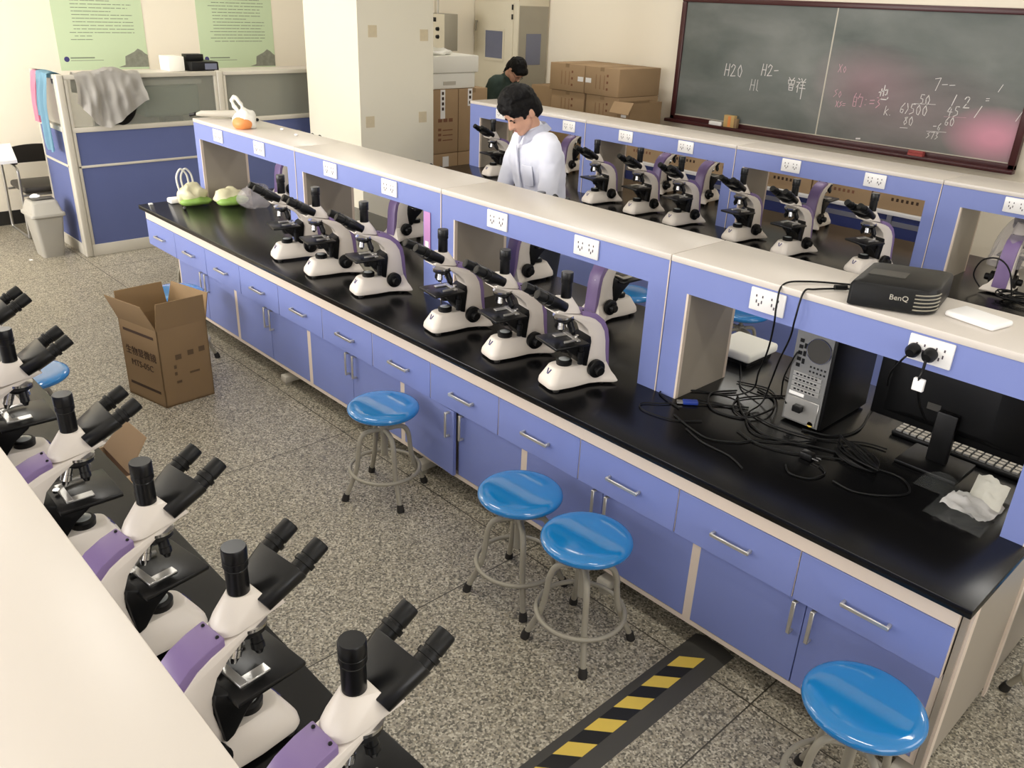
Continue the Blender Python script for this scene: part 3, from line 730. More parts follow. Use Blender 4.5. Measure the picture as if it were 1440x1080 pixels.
# desks with cartons behind the far bench
dk = thing('long_desk', 'white topped blue desk behind the far bench, seen through its openings', 'desk', (-3.6, 5.0, 0))
MB().box(-5.25, -1.95, 4.7, 5.4, .69, .722).bevel(.003).build('desk_top', 'plate', dk)
MB().box(-5.2, -2.0, 4.74, 4.76, .12, .69).build('front_panel', 'blue_deep', dk)
MB().box(-5.2, -2.0, 4.735, 4.74, .60, .64).build('rail', 'alu', dk)
for x in (-5.15, -3.8, -2.35, -2.05): MB().box(x - .02, x + .02, 4.72, 4.738, 0, .69).build('leg', 'alu', dk)
for x in (-5.15, -2.05): MB().box(x - .02, x + .02, 5.33, 5.37, 0, .69).build('leg', 'alu', dk)
cn = ['leftmost', 'second from the left', 'third from the left', 'fourth from the left', 'fifth from the left', 'rightmost']
for i in range(6):
    x0 = -5.2 + i * .535
    t = carton_box('carton', 'brown carton on the desk behind the far bench, %s in the row' % cn[i], x0, x0 + .525, 4.72, 5.2, .723, .97, 'brown cartons on the desk behind the far bench')
    front_marks(t, 'y', 4.72, [(x0 + .16 + q * .04, x0 + .18 + q * .04, .80, .825) for q in range(6)], 'ink' if i % 2 else 'inkred')

# open carton in the aisle
ac = thing('open_carton', 'tall open brown carton with raised flaps standing in the aisle', 'carton', (-4.07, -.5, 0))
B0, B1, B2 = Vector((-3.90, -.639, 0)), Vector((-4.235, -.715, 0)), Vector((-3.917, -.35, 0))
ux = (B1 - B0); uy = (B2 - B0); bl = B0 + ux + uy; hgt = .46
def wall_sheet(mb, p, q, z0, z1, inward):
    i = inward.normalized() * .006
    mb.hull([p + Vector((0, 0, z0)), q + Vector((0, 0, z0)), p + Vector((0, 0, z1)), q + Vector((0, 0, z1)), p + i + Vector((0, 0, z0)), q + i + Vector((0, 0, z0)), p + i + Vector((0, 0, z1)), q + i + Vector((0, 0, z1))])
b = MB(); wall_sheet(b, B0, B1, 0, hgt, uy); wall_sheet(b, B0, B2, 0, hgt, ux); wall_sheet(b, B1, bl, 0, hgt, -ux); wall_sheet(b, B2, bl, 0, hgt, -uy)
b.hull([B0, B1, B2, bl] + [p + Vector((0, 0, .01)) for p in (B0, B1, B2, bl)]); b.build('box_body', 'card_dark', ac)
def flap(p, q, out, up, wd=.0045):
    o = out.normalized() * .06 * up[0] + Vector((0, 0, up[1])); a = Vector((0, 0, hgt)); n = out.normalized() * wd
    sh = (q - p).normalized() * .01
    return MB().hull([p + a, q + a, p + a + o + sh, q + a + o - sh, p + a - n, q + a - n, p + a + o + sh - n, q + a + o - sh - n]).build('flap', 'card_dark', ac)
flap(B0, B1, -uy, (1.0, .15)); flap(B0, B2, -ux, (.25, .155)); flap(B1, bl, ux, (.3, .15)); flap(B2, bl, uy, (.6, .15))
fx = -ux.normalized(); fm = lambda u, z, off=.0012: B0 + ux * u - uy.normalized() * off + Vector((0, 0, z))
L_ = ux.length
for nm, s, sz, u, z in (('carton_lettering', '生物显微镜', .056, .5, .285), ('carton_model_lettering', 'MTS-05C', .052, .5, .215)):
    text(nm, s, sz, frame(fm(u, z), -ux, (0, 0, 1)), 'ink', ac)
st = MB()
for z in (.40, .075):
    st.hull([fm(.1, z), fm(.9, z), fm(.1, z + .016), fm(.9, z + .016), fm(.1, z, .0002), fm(.9, z, .0002), fm(.1, z + .016, .0002), fm(.9, z + .016, .0002)])
st.build('printed_bars', 'ink', ac)
st = MB(); gm = lambda u, z, off: B0 + uy * u - ux.normalized() * off + Vector((0, 0, z))
for (u, z, w, h) in [(.3, .27, .12, .03), (.55, .28, .12, .03), (.78, .285, .12, .03), (.25, .22, .05, .02), (.25, .18, .05, .02), (.27, .13, .1, .015), (.55, .17, .2, .012)]:
    st.hull([gm(u + a * w, z + b_ * h, o) for a in (0, 1) for b_ in (0, 1) for o in (.0002, .0012)])
st.build('printed_marks', 'ink_faint', ac)
# carton behind the close microscopes
c2 = thing('open_carton', 'open brown carton on the floor behind the close microscopes, flap raised', 'carton', (-2.75, -1.22, 0))
b = MB(); b.box(-2.88, -2.58, -1.44, -1.434, 0, .42); b.box(-2.88, -2.58, -1.27, -1.264, 0, .42); b.box(-2.88, -2.874, -1.434, -1.27, 0, .42); b.box(-2.586, -2.58, -1.434, -1.27, 0, .42); b.box(-2.874, -2.586, -1.434, -1.27, 0, .01); b.build('box_body', 'card', c2)
MB().hull([(-2.88, -1.27, .42), (-2.60, -1.27, .42), (-2.84, -1.18, .53), (-2.62, -1.18, .54), (-2.88, -1.275, .42), (-2.60, -1.275, .42), (-2.84, -1.185, .534), (-2.62, -1.185, .544)]).build('flap', 'card', c2)
MB().hull([(-2.58, -1.43, .42), (-2.58, -1.27, .42), (-2.48, -1.42, .43), (-2.48, -1.28, .43), (-2.58, -1.43, .415), (-2.58, -1.27, .415), (-2.48, -1.42, .425), (-2.48, -1.28, .425)]).build('flap', 'card', c2)

# ------------------------------------------------------------------ chalkboard
bd = thing('chalkboard', 'large green chalkboard with maroon frame, chalk figures and pink smears', 'chalkboard', (-3.8, 6.17, .95))
BX0, BX1, BZ0, BZ1 = -5.68, -1.955, .955, 2.25
MB().box(BX0 + .03, BX1 - .03, 6.15, 6.195, BZ0 + .03, BZ1 - .03).build('writing_surface', 'board', bd)
f = MB()
for (a, b_, c, d_) in ((BX0, BX1, BZ1 - .05, BZ1), (BX0, BX0 + .06, BZ0, BZ1 - .05), (BX1 - .06, BX1, BZ0, BZ1 - .05), (BX0, BX1, BZ0, BZ0 + .06)): f.box(a, b_, 6.13, 6.2, c, d_)
f.bevel(.008, 2); f.build('frame', 'maroon', bd)
MB().box(BX0 - .02, BX1 + .02, 6.05, 6.13, BZ0 - .015, BZ0 + .02).bevel(.006, 2).build('chalk_tray', 'maroon', bd)
MB().box(-3.862, -3.848, 6.147, 6.15, BZ0 + .06, BZ1 - .05).build('joint_strip', 'frame_grey', bd)
MB().box(BX0 + .06, BX1 - .06, 6.142, 6.15, BZ0 + .06, BZ0 + .068).build('chalk_line', 'frame_grey', bd)
GL = {'H': [[(0, 0), (.1, 1)], [(.5, 0), (.55, 1)], [(.05, .5), (.55, .5)]], '2': [[(0, .75), (.2, 1), (.5, .85), (.3, .4), (0, 0), (.6, .05)]], '0': [[(.3, 1), (.05, .6), (.15, .1), (.4, 0), (.55, .5), (.3, 1)]],
      '1': [[(.15, 0), (.45, 1)]], '5': [[(.55, 1), (.15, 1), (.1, .6), (.45, .55), (.5, .2), (.05, 0)]], '6': [[(.5, 1), (.1, .5), (.1, .1), (.4, 0), (.5, .35), (.1, .4)]], '4': [[(.35, 1), (0, .4), (.6, .4)], [(.45, .7), (.35, 0)]],
      '7': [[(0, .9), (.55, 1), (.25, 0)]], '8': [[(.5, .9), (.1, .8), (.5, .3), (.2, 0), (.05, .3), (.5, .9)]], 'l': [[(.1, 1), (.1, .1), (.3, 0)]], '-': [[(0, .5), (.5, .55)]], ')': [[(.1, 1), (.3, .5), (.05, 0)]], '/': [[(0, 0), (.5, 1)]],
      '也': [[(0, .5), (.75, .75), (.72, .35), (.6, .38)], [(.42, 1), (.42, .3)], [(.2, .75), (.15, .2), (.2, .05), (.85, .05), (.9, .2)]],
      '曾': [[(.1, 1), (.25, .85)], [(.7, 1), (.55, .85)], [(.05, .8), (.8, .8), (.75, .5), (.1, .5), (.05, .8)], [(.42, .8), (.42, .5)], [(.2, .4), (.7, .4), (.65, 0), (.25, 0), (.2, .4)], [(.22, .2), (.66, .2)]],
      '祥': [[(.15, 1), (.3, .9)], [(0, .7), (.35, .7), (.05, .3)], [(.2, .5), (.2, -.1)], [(.5, 1), (.6, .85)], [(.95, 1), (.85, .85)], [(.45, .75), (1, .75)], [(.5, .5), (.95, .5)], [(.4, .25), (1.05, .25)], [(.72, .8), (.72, -.6)]],
      '的': [[(.2, 1), (.05, .7)], [(.05, .7), (.05, 0), (.35, 0), (.35, .7), (.05, .7)], [(.05, .35), (.35, .35)], [(.65, 1), (.5, .6)], [(.6, .75), (.95, .75), (.9, 0), (.75, .05)]], ':': [[(.1, .6), (.16, .6)], [(.1, .2), (.16, .2)]],
      '3': [[(.05, .9), (.45, .95), (.2, .55), (.5, .35), (.1, 0)]], '=': [[(0, .3), (.5, .35)], [(0, .6), (.5, .65)]], 'k': [[(.1, 1), (0, 0)], [(.5, .7), (.1, .35), (.5, 0)]], '.': [[(.1, .05), (.16, .05)]], 'x': [[(0, .9), (.5, 0)], [(.5, .9), (0, 0)]], 's': [[(.5, .9), (.1, .7), (.45, .4), (0, 0)]], 'o': [[(.25, .7), (.05, .35), (.25, 0), (.45, .35), (.25, .7)]], '_': [[(0, 0), (1.2, .06)]]}
def chalk(words, name, m):
    for s, x, z, h, thick in words:
        cx = x; mb = MB()
        for ch in s:
            if ch == ' ': cx += h * .6; continue
            w = 0
            for pl in GL[ch]:
                pts = [Vector((cx + a * h * .8, 6.1485, z + b_ * h)) for a, b_ in pl]; w = max(w, max(a for a, _ in pl))
                for a, b_ in zip(pts[:-1], pts[1:]):
                    d_ = (b_ - a); n_ = Vector((-d_.z, 0, d_.x)).normalized() * thick * .62; e = d_.normalized() * thick * .6
                    mb.hull([a + n_ - e, a - n_ - e, b_ + n_ + e, b_ - n_ + e] + [p + Vector((0, .0012, 0)) for p in (a + n_ - e, a - n_ - e, b_ + n_ + e, b_ - n_ + e)])
            cx += h * .8 * (w + .25)
        mb.build(name, m, bd)
chalk([('H20', -5.03, 1.49, .12, .006), ('H2-', -4.58, 1.53, .11, .006), ('Hl', -4.69, 1.37, .11, .004), ('曾祥', -4.26, 1.415, .12, .006), ('也', -3.29, 1.42, .13, .007),
       ('k.', -3.2, 1.29, .08, .004), ('50', -2.9, 1.42, .085, .005), ('6)500', -3.06, 1.325, .09, .005), ('_', -2.94, 1.42, .2, .003), ('80', -3.0, 1.225, .08, .005), ('_', -3.02, 1.195, .07, .004),
       ('7--', -2.80, 1.55, .11, .004), ('1 2', -2.62, 1.43, .1, .006), ('45', -2.63, 1.35, .085, .005), ('60', -2.63, 1.265, .075, .005), ('-6', -2.72, 1.215, .06, .005), ('_', -2.77, 1.195, .18, .003), ('s73', -2.76, 1.135, .06, .004),
       ('=', -2.33, 1.49, .06, .004), ('/', -2.39, 1.36, .1, .005), ('/', -2.25, 1.59, .06, .004), ('/', -2.05, 1.37, .12, .004), ('-', -3.42, 1.0, .08, .012)], 'chalk_writing', 'chalk')
chalk([('的:', -3.53, 1.335, .12, .004), ('=3', -3.36, 1.345, .1, .005), ('xo', -3.74, 1.63, .08, .003), ('so', -3.74, 1.40, .08, .003), ('xs=', -3.70, 1.31, .06, .004), ('_', -2.65, 1.338, .2, .002)], 'pink_chalk_writing', 'chalkp')
er = thing('chalk_box', 'pale wooden chalk box standing on the chalkboard tray', 'chalk box', (-4.82, 6.08, .976))
MB().box(-4.90, -4.77, 6.055, 6.11, .9755, 1.10).bevel(.004).build('box_body', 'eraser', er)
MB().box(-4.845, -4.81, 6.052, 6.056, .98, 1.09).build('orange_strip', 'orange', er)
MB().box(-4.77, -4.735, 6.06, 6.105, .9755, 1.07).bevel(.003).build('duster_pad', 'card_d', er)
tag(MB().box(-5.09, -4.93, 6.06, 6.11, .9755, 1.015).bevel(.004).build('board_eraser', 'paper'), 'pale board eraser on the tray to the left of the chalk box', 'eraser')
r = thing('board_eraser', 'red board eraser on the right part of the chalkboard tray', 'eraser', (-2.79, 6.08, .976))
MB().box(-2.86, -2.72, 6.055, 6.11, .9755, .998).build('felt', 'redfelt', r); MB().box(-2.86, -2.72, 6.055, 6.11, .9985, 1.02).bevel(.004).build('grip', 'redfelt', r)

# ------------------------------------------------------------------ left: posters, partition, clothes, bin, chair
def poster(y0, y1, z0, z1, label, seed, lg=True):
    rnd = random.Random(seed); x = XL
    t = thing('poster', label, 'poster', (x, (y0 + y1) / 2, z0), 'green wall posters')
    MB().box(x + .0005, x + .003, y0, y1, z0, z1).build('sheet', 'poster', t)
    W_ = y1 - y0; mb = MB(); z = z0 + .27
    while z < z1 - .1:
        u = y0 + .13 + rnd.choice((0, .04, .04)); end = y1 - rnd.choice((.1, .1, .14, .3, .5))
        while u < end:
            w = rnd.uniform(.02, .08); w = min(w, end - u)
            mb.box(x + .003, x + .0036, u, u + w, z, z + .0065); u += w + rnd.choice((.004, .004, .012))
        z += .031
    for k, (a, b_, zz, h) in enumerate(((.1, .32, .105, .012), (.1, .4, .085, .005))): mb.box(x + .003, x + .0036, y0 + a, y0 + b_, z0 + zz, z0 + zz + h)
    mb.build('printed_text', 'poster_ink', t)
    c = MB(); c.cyl((x + .003, y0 + .065, z0 + .1), (x + .0038, y0 + .065, z0 + .1), .024, n=20); c.build('round_emblem', 'logo', t)
    b = MB(); e = x + .0036
    pl = [(y1 - .30, z0 + .02), (y1, z0 + .02), (y1, z0 + .13), (y1 - .03, z0 + .15), (y1 - .05, z0 + .17), (y1 - .09, z0 + .19), (y1 - .13, z0 + .16), (y1 - .22, z0 + .12), (y1 - .23, z0 + .04)]
    b.rings([[(x + .003, u, v) for u, v in pl], [(e, u, v) for u, v in pl]]); b.build('building_picture', 'bld', t)
poster(.505, 1.335, 1.375, 2.45, 'green notice poster on the left wall above the draped grey shirt', 3)
poster(1.885, 2.735, 1.358, 2.45, 'green notice poster on the left wall nearer to the column', 5)

PX = -7.12
def partition(name, label, axis, a0, a1, pos, glass=True):
    # panel built along y (axis 'y', at x = pos) or along x (axis 'x', at y = pos)
    def bx(mb, u0, u1, t, z0, z1):
        if axis == 'y': mb.box(pos - t, pos + t, u0, u1, z0, z1)
        else: mb.box(u0, u1, pos - t, pos + t, z0, z1)
    t = thing(name, label, 'partition', ((pos, (a0 + a1) / 2, 0) if axis == 'y' else ((a0 + a1) / 2, pos, 0)))
    fr = MB()
    bx(fr, a0, a1, .024, 1.44, 1.475); bx(fr, a0, a1, .024, 1.03, 1.07); bx(fr, a0, a1, .022, .745, .765); bx(fr, a0, a1, .022, .0, .1)
    bx(fr, a0, a0 + .025, .022, .1, 1.44); bx(fr, a1 - .025, a1, .022, .1, 1.44)
    fr.bevel(.004, 2); fr.build('frame', 'frame_grey', t)
    g = MB(); bx(g, a0 + .025, a1 - .025, .004, 1.07, 1.44); g.build('glass_panel', 'frost', t)
    b = MB(); bx(b, a0 + .025, a1 - .025, .014, .765, 1.03); b.build('upper_panel', 'blue_panel', t)
    b = MB(); bx(b, a0 + .025, a1 - .025, .014, .1, .745); b.build('lower_panel', 'blue_panel', t)
    return t
partition('office_partition', 'blue office partition with frosted glass top, grey shirt hung over it', 'y', .06, 1.33, PX)
partition('office_partition', 'blue office partition section that runs behind the column', 'y', 1.39, 2.9, PX)
partition('office_partition', 'short end section of the blue office partition, behind the grey bin', 'x', -7.80, -7.17, .03)
for (x, y, l) in ((PX, .03, 'rounded grey corner post of the office partition, beside the bin'), (PX, 1.36, 'grey post between the two office partition sections')):
    p = MB(); p.box(x - .03, x + .03, y - .029, y + .029, 0, 1.48); p.bevel(.012, 3); tag(p.build('partition_post', 'frame_grey'), l, 'post', 'partition posts')
sh = thing('wall_shelf_cupboard', 'pale cupboard top showing just above the partition rail', 'cupboard', (-7.36, 1.4, 0))
MB().box(-7.56, -7.16, .35, 2.85, 1.435, 1.462).bevel(.003).build('top_board', 'shelf', sh)
MB().box(-7.54, -7.50, .37, 2.83, 0, 1.434).build('back_panel', 'shelf', sh)
tv = thing('desk_monitor', 'dark old monitor standing behind the frosted glass of the partition', 'monitor', (-7.36, 1.0, 0))
MB().box(-7.46, -7.19, .70, 1.20, 1.1, 1.36).bevel(.03, 3).build('monitor_body', 'screen_green', tv)
MB().box(-7.44, -7.20, .64, 1.24, 1.362, 1.41).bevel(.015, 2).build('white_cover', 'foam', tv)
MB().box(-7.42, -7.28, .9, 1.06, .72, 1.1).build('monitor_stand', 'black', tv)
tag(MB().box(-7.495, -7.17, .45, 1.35, .685, .715).build('writing_desk', 'shelf'), 'pale desk top behind the office partition', 'desk')
wb = MB().box(-7.50, -7.30, 1.0, 1.14, 1.463, 1.585).bevel(.004); tag(wb.build('paper_box', 'foam'), 'small white box on the partition shelf, left of the black device', 'box')
bp = thing('black_device', 'small black office device on the partition shelf beside the white box', 'device', (-7.35, 1.3, 1.463))
MB().box(-7.46, -7.22, 1.17, 1.42, 1.463, 1.545).bevel(.01, 2).build('housing', 'black', bp)
MB().box(-7.44, -7.34, 1.18, 1.34, 1.5455, 1.60).bevel(.006).build('paper_tray', 'black', bp)
MB().box(-7.22, -7.2185, 1.29, 1.40, 1.48, 1.53).build('button_panel', 'windowpane', bp)

def cloth(name, m, label, cat, fn, nu=60, nv=50, th=.003):
    mb = MB(); mb.grid(fn, nu, nv)
    r = bmesh.ops.solidify(mb.b, geom=mb.b.faces[:], thickness=th)
    return tag(mb.build(name, m, None, 60), label, cat)
# grey shirt over the partition rail
def shirt_fn(u, v):
    y = .13 + .52 * u
    front = .30 + .14 * math.exp(-((u - .45) / .25) ** 2) - .12 * max(0, .25 - u) * 3 - .16 * max(0, u - .72) * 2
    s = v * (front + .16 + .06) - .16      # arc length: negative behind the rail
    fold = .012 * math.sin(19 * u + 2.5 * v + 2 * math.sin(5 * u)) + .007 * math.sin(43 * u - 6 * v)
    nz = .012 * noise.noise(Vector((u * 6, v * 6, 1.3)))
    top = 1.482 + .03 * math.exp(-((u - .55) / .22) ** 2) + .015 * noise.noise(Vector((u * 9, v * 5, 4)))
    if s < 0: x, z = PX - .034 - .02 * min(1, -s * 8), top + max(s + .03, -.13) * .9 - .03
    elif s < .06: x, z = PX - .034 + .07 * (s / .06), top + .012 * math.sin(PI * s / .06)
    else:
        d_ = s - .06; x = PX + .038 + .035 * min(1, d_ * 6) + (fold + nz) * min(1, d_ * 7) * 1.3 + .014; z = top - d_
    y2 = y + .04 * (u - .5) * v + .04 * math.sin(3 * v + 4 * u) * v * .6
    return (x, y2, z)
cloth('draped_shirt', 'grey_cloth', 'crumpled grey shirt hung over the partition rail', 'shirt', shirt_fn)
cloth('black_garment', 'dark_cloth', 'black cloth edge showing below the draped grey shirt', 'cloth', lambda u, v: (PX + .034 + .008 * math.sin(9 * u), .34 + .27 * u, 1.40 - v * (.18 + .15 * math.sin(PI * min(1, u * 1.05)) ** .7)), 30, 20)
# blue towel and pink cloth on the end section
def towel_fn(u, v):
    x = -7.19 - .29 * u - .06 * v * (1 - u) * .4
    front = .40 + .26 * min(1, max(0, (.72 - u) / .2)) 
    s = v * (front + .1) - .1
    fold = .016 * math.sin(12 * u + v) + .008 * math.sin(25 * u)
    if s < 0: return (x, .075, 1.478 + s)
    if s < .05: return (x, .065 - .09 * (s / .05), 1.482 + .008 * math.sin(PI * s / .05))
    d_ = s - .05
    return (x - .02 * d_, -.028 - fold * min(1, d_ * 8) - .03 * min(1, d_ * 4), 1.482 - d_)
cloth('blue_towel', 'blue_cloth', 'light blue cloth hanging over the end of the office partition', 'towel', towel_fn, 50, 40)
def pink_fn(u, v):
    x = -7.49 - .13 * u; s = v * .52 - .06; fold = .012 * math.sin(14 * u + 2 * v)
    if s < 0: return (x, .07, 1.478 + s)
    if s < .05: return (x, .06 - .08 * (s / .05), 1.48)
    d_ = s - .05; return (x - .03 * math.sin(3 * d_), -.026 - fold * min(1, d_ * 8) - .02 * min(1, d_ * 4), 1.48 - d_)
cloth('pink_cloth', 'pink_cloth', 'pink cloth hanging beside the light blue towel', 'cloth', pink_fn, 24, 30)

# bin
bn = thing('waste_bin', 'grey plastic waste bin with swing lid beside the office partition', 'bin', (-7.37, -.18, 0))
def rrect(cx, cy, hx, hy, z, r=.03, n=4):
    pts = []
    for sx, sy, a0 in ((1, 1, 0), (-1, 1, PI / 2), (-1, -1, PI), (1, -1, 3 * PI / 2)):
        for i in range(n + 1):
            a = a0 + i * PI / 2 / n; pts.append((cx + sx * (hx - r) + r * math.cos(a), cy + sy * (hy - r) + r * math.sin(a), z))
    return pts
bc = (-7.38, -.20)
MB().rings([rrect(*bc, .11, .085, 0), rrect(*bc, .15, .12, .36)]).build('bin_body', 'binlight', bn)
MB().rings([rrect(*bc, .165, .135, .35), rrect(*bc, .165, .135, .375), rrect(*bc, .15, .12, .385), rrect(*bc, .105, .105, .46), rrect(*bc, .07, .1, .478)]).bevel(.003, 1).build('lid', 'binlight', bn)
MB().hull([(bc[0] - .09, bc[1] - .085, .478), (bc[0] + .07, bc[1] - .085, .488), (bc[0] - .09, bc[1] + .085, .478), (bc[0] + .07, bc[1] + .085, .488), (bc[0], bc[1] - .085, .494), (bc[0], bc[1] + .085, .494)]).build('swing_flap', 'bindark', bn)
tr = MB(); tr.sph((bc[0] - .03, bc[1] - .03, .495), .045, (1, .8, .45), 12, 8)
for v in tr.b.verts: v.co += Vector((1, 1, 1)) * .012 * noise.noise(v.co * 40)
tag(tr.build('crumpled_paper', 'paper'), 'crumpled white paper sticking out of the bin lid', 'paper')
tag(MB().box(-7.30, -7.265, -.40, -.375, .001, .004).build('paper_scrap', 'paper'), 'tiny white paper scrap on the floor in front of the bin', 'paper')
# armchair
ch = thing('armchair', 'black vinyl armchair with chrome tube legs against the left wall', 'chair', (-8.2, .05, 0))
MB().box(-8.42, -7.96, -.17, .33, .40, .46).bevel(.025, 3).build('seat', 'chair_vinyl', ch)
bk = MB()
def backf(u, v):
    a = (u - .5) * 1.3; return (-8.42 - .02 * v - .06 * math.cos(a) + .06, .08 + .27 * math.sin(a) / math.sin(.65) * (1 - .15 * v * abs(u - .5)),   .60 + .13 * v + .03 * math.cos((u - .5) * PI) * v)
bk.grid(backf, 16, 8); bmesh.ops.solidify(bk.b, geom=bk.b.faces[:], thickness=.03); bk.build('backrest', 'chair_vinyl', ch, 60)
for s, y in ((-1, -.2), (1, .36)):
    l = MB(); l.tube(smooth_path([(-8.45, y, .74), (-8.42, y, .66), (-8.2, y, .655), (-7.97, y, .64), (-7.93, y, .58), (-7.95, y, .42), (-7.97, y, .05), (-8.0, y, .015), (-8.2, y, .012), (-8.44, y, .014), (-8.5, y, .05), (-8.46, y, .4), (-8.45, y, .74)], 6), .0125, 10)
    l.build('leg', 'alu', ch, 80)
    MB().box(-8.38, -7.98, y - .028, y + .028, .662, .69).bevel(.012, 3).build('armrest', 'chair_vinyl', ch)
bar = MB(); bar.cyl((-8.0, -.2, .385), (-8.0, .36, .385), .011); bar.cyl((-8.4, -.2, .385), (-8.4, .36, .385), .011); bar.build('cross_bar', 'alu', ch)
wd = thing('white_side_table', 'white sloping table board cut by the left edge of the photo', 'table', (-7.95, -.75, 0))
MB().hull([(-8.4, -.9, .735), (-7.6, -.9, .735), (-7.66, -.25, .735), (-8.12, -.17, .80), (-8.4, -.9, .76), (-7.6, -.9, .76), (-7.66, -.25, .76), (-8.12, -.17, .83)]).build('table_board', 'plate', wd)
for x in (-8.3, -7.75): MB().box(x - .02, x + .02, -.8, -.76, 0, .735).build('leg', 'steel_grey', wd)
# ------------------------------------------------------------------ clutter on the middle bench
def crumple(mb, amp, sc, seed=0):
    for v in mb.b.verts:
        p = v.co * sc + Vector((seed, seed * .7, 0)); v.co += Vector((noise.noise(p), noise.noise(p + Vector((9, 3, 1))), noise.noise(p + Vector((2, 7, 5))))) * amp
    return mb
def floorclip(mb, z):
    for v in mb.b.verts: v.co.z = max(v.co.z, z)
    return mb
sn = thing('snack_bag', 'cream and green carrier bag with looped handles, left end of the middle bench', 'bag', (-5.43, .3, ZW))
b = MB(); b.sph((-5.44, .29, ZW + .055), 1, (.07, .10, .085), 24, 16); crumple(b, .03, 19); floorclip(b, ZW + .001); b.build('bag_body', 'snack_cream', sn, 70)
b = MB(); b.sph((-5.40, .30, ZW + .025), 1, (.07, .115, .035), 18, 10); crumple(b, .012, 18, 3); floorclip(b, ZW + .001); b.build('green_bottom', 'snack_green', sn, 70)
for dy in (-.012, .02):
    h = MB(); h.tube(smooth_path([(-5.45, .22 + dy, ZW + .10), (-5.46, .215 + dy, ZW + .19), (-5.46, .25 + dy, ZW + .245), (-5.46, .29 + dy, ZW + .20), (-5.45, .295 + dy, ZW + .11)], 6), .007, 8); h.build('handle', 'whitebag', sn)
s2 = thing('food_pack', 'pale green food packet lying behind the carrier bag on the middle bench', 'packet', (-5.31, .51, ZW))
b = MB(); b.sph((-5.31, .51, ZW + .05), 1, (.068, .12, .06), 22, 14); crumple(b, .026, 19, 5); floorclip(b, ZW + .001); b.build('pack_body', 'snack_cream', s2, 70)
b = MB(); b.sph((-5.275, .515, ZW + .026), 1, (.07, .12, .036), 18, 10); crumple(b, .01, 15, 6); floorclip(b, ZW + .001); b.build('green_band', 'snack_green', s2, 70)
b = MB(); b.sph((-5.10, .60, ZW + .07), 1, (.10, .12, .085), 24, 16); crumple(b, .035, 14, 8); floorclip(b, ZW + .001)
tag(b.build('clear_bag', 'film', None, 30), 'crumpled clear plastic bag on the middle bench, left of the microscopes', 'plastic bag')
tag(MB().box(-5.58, -5.5, .16, .26, ZW + .0005, ZW + .035).bevel(.01, 2).build('tissue_pack', 'paper'), 'white tissue beside the carrier bag at the left end of the middle bench', 'tissue')
b = MB(); b.sph((-5.30, .17, ZW + .011), .013, (1.2, 1, .9), 10, 8); tag(b.build('bottle_cap', 'bindark'), 'small dark cap lying in front of the carrier bag', 'cap')
tag(MB().box(-5.585, -5.56, .03, .055, ZW + .0005, ZW + .008).build('paper_scrap', 'paper'), 'tiny white scrap at the left corner of the black worktop', 'paper')
# on the shelf
ob = thing('carrier_bag', 'knotted white bag with orange print on the left end of the middle shelf', 'bag', (-4.95, .5, ZH))
b = MB(); b.sph((-4.95, .50, ZH + .05), 1, (.085, .075, .075), 22, 16); crumple(b, .02, 18, 4); floorclip(b, ZH + .001); b.build('bag_body', 'whitebag', ob, 60)
b = MB(); b.sph((-4.932, .478, ZH + .036), 1, (.076, .066, .05), 18, 12); crumple(b, .008, 18, 4); floorclip(b, ZH + .001); b.build('orange_print', 'orange', ob, 60)
h = MB(); h.tube(smooth_path([(-4.98, .48, ZH + .10), (-5.03, .46, ZH + .16), (-5.01, .48, ZH + .185), (-4.97, .5, ZH + .14), (-4.95, .5, ZH + .11)], 6), .012, 8); crumple(h, .01, 40); h.build('handle', 'whitebag', ob, 70)
um = thing('folded_umbrella', 'pale folded umbrella lying across the left end of the middle shelf', 'umbrella', (-5.4, .6, ZH))
b = MB(); b.lathe([(0, .008), (.1, .02), (.45, .026), (.7, .03), (.9, .034), (1, .012)], (-5.52, .42, ZH + .03), (-5.32, .73, ZH + .036), 14); crumple(b, .008, 30); floorclip(b, ZH + .001); b.build('folded_cover', 'frame_grey', um)
MB().cyl((-5.565, .40, ZH + .018), (-5.52, .42, ZH + .03), .012, n=10).build('handle', 'black', um)
MB().cyl((-5.32, .73, ZH + .0135), (-5.18, .71, ZH + .013), .011, n=10).build('shaft', 'black', um)
for x, y in ((-4.75, .66), (-4.5, .62)):
    b = MB(); b.sph((x, y, ZH + .008), .012, (1.3, 1, .6), 8, 6); tag(b.build('paper_scrap', 'paper'), 'tiny white paper scrap on the middle shelf top, %s the orange bag' % ('right behind' if x < -4.6 else 'further right of'), 'paper')

# projector in its plastic bag
pj = thing('projector', 'black projector in a plastic bag on the shelf above the computer', 'projector', (-.60, .56, ZH + .002))
A, u_, v_ = Vector((-.664, .386, 0)), Vector((.915, .40, 0)).normalized(), Vector((-.2, .98, 0)).normalized()
def pl(a, b_, z): return A + u_ * a + v_ * b_ + Vector((0, 0, ZH + .004 + z))
def prof(z, i=0, n=7):
    W_, D_, pts = .255, .29, []
    for cx, cy, rr, a0 in ((.012 + i, .012 + i, .012, PI), (W_ - .06 - i * .3, .06 + i, .06, 1.5 * PI), (W_ - .02 - i, D_ - .02 - i, .02, 0), (.02 + i, D_ - .02 - i, .02, .5 * PI)):
        for k in range(n + 1):
            a = a0 + k * PI / 2 / n; pts.append(pl(cx + rr * math.cos(a), cy + rr * math.sin(a), z))
    return pts
b = MB(); b.rings([prof(0, .004), prof(.004), prof(.068), prof(.078, .006), prof(.084, .025)]); b.build('projector_body', 'black', pj, 35)
g = MB()
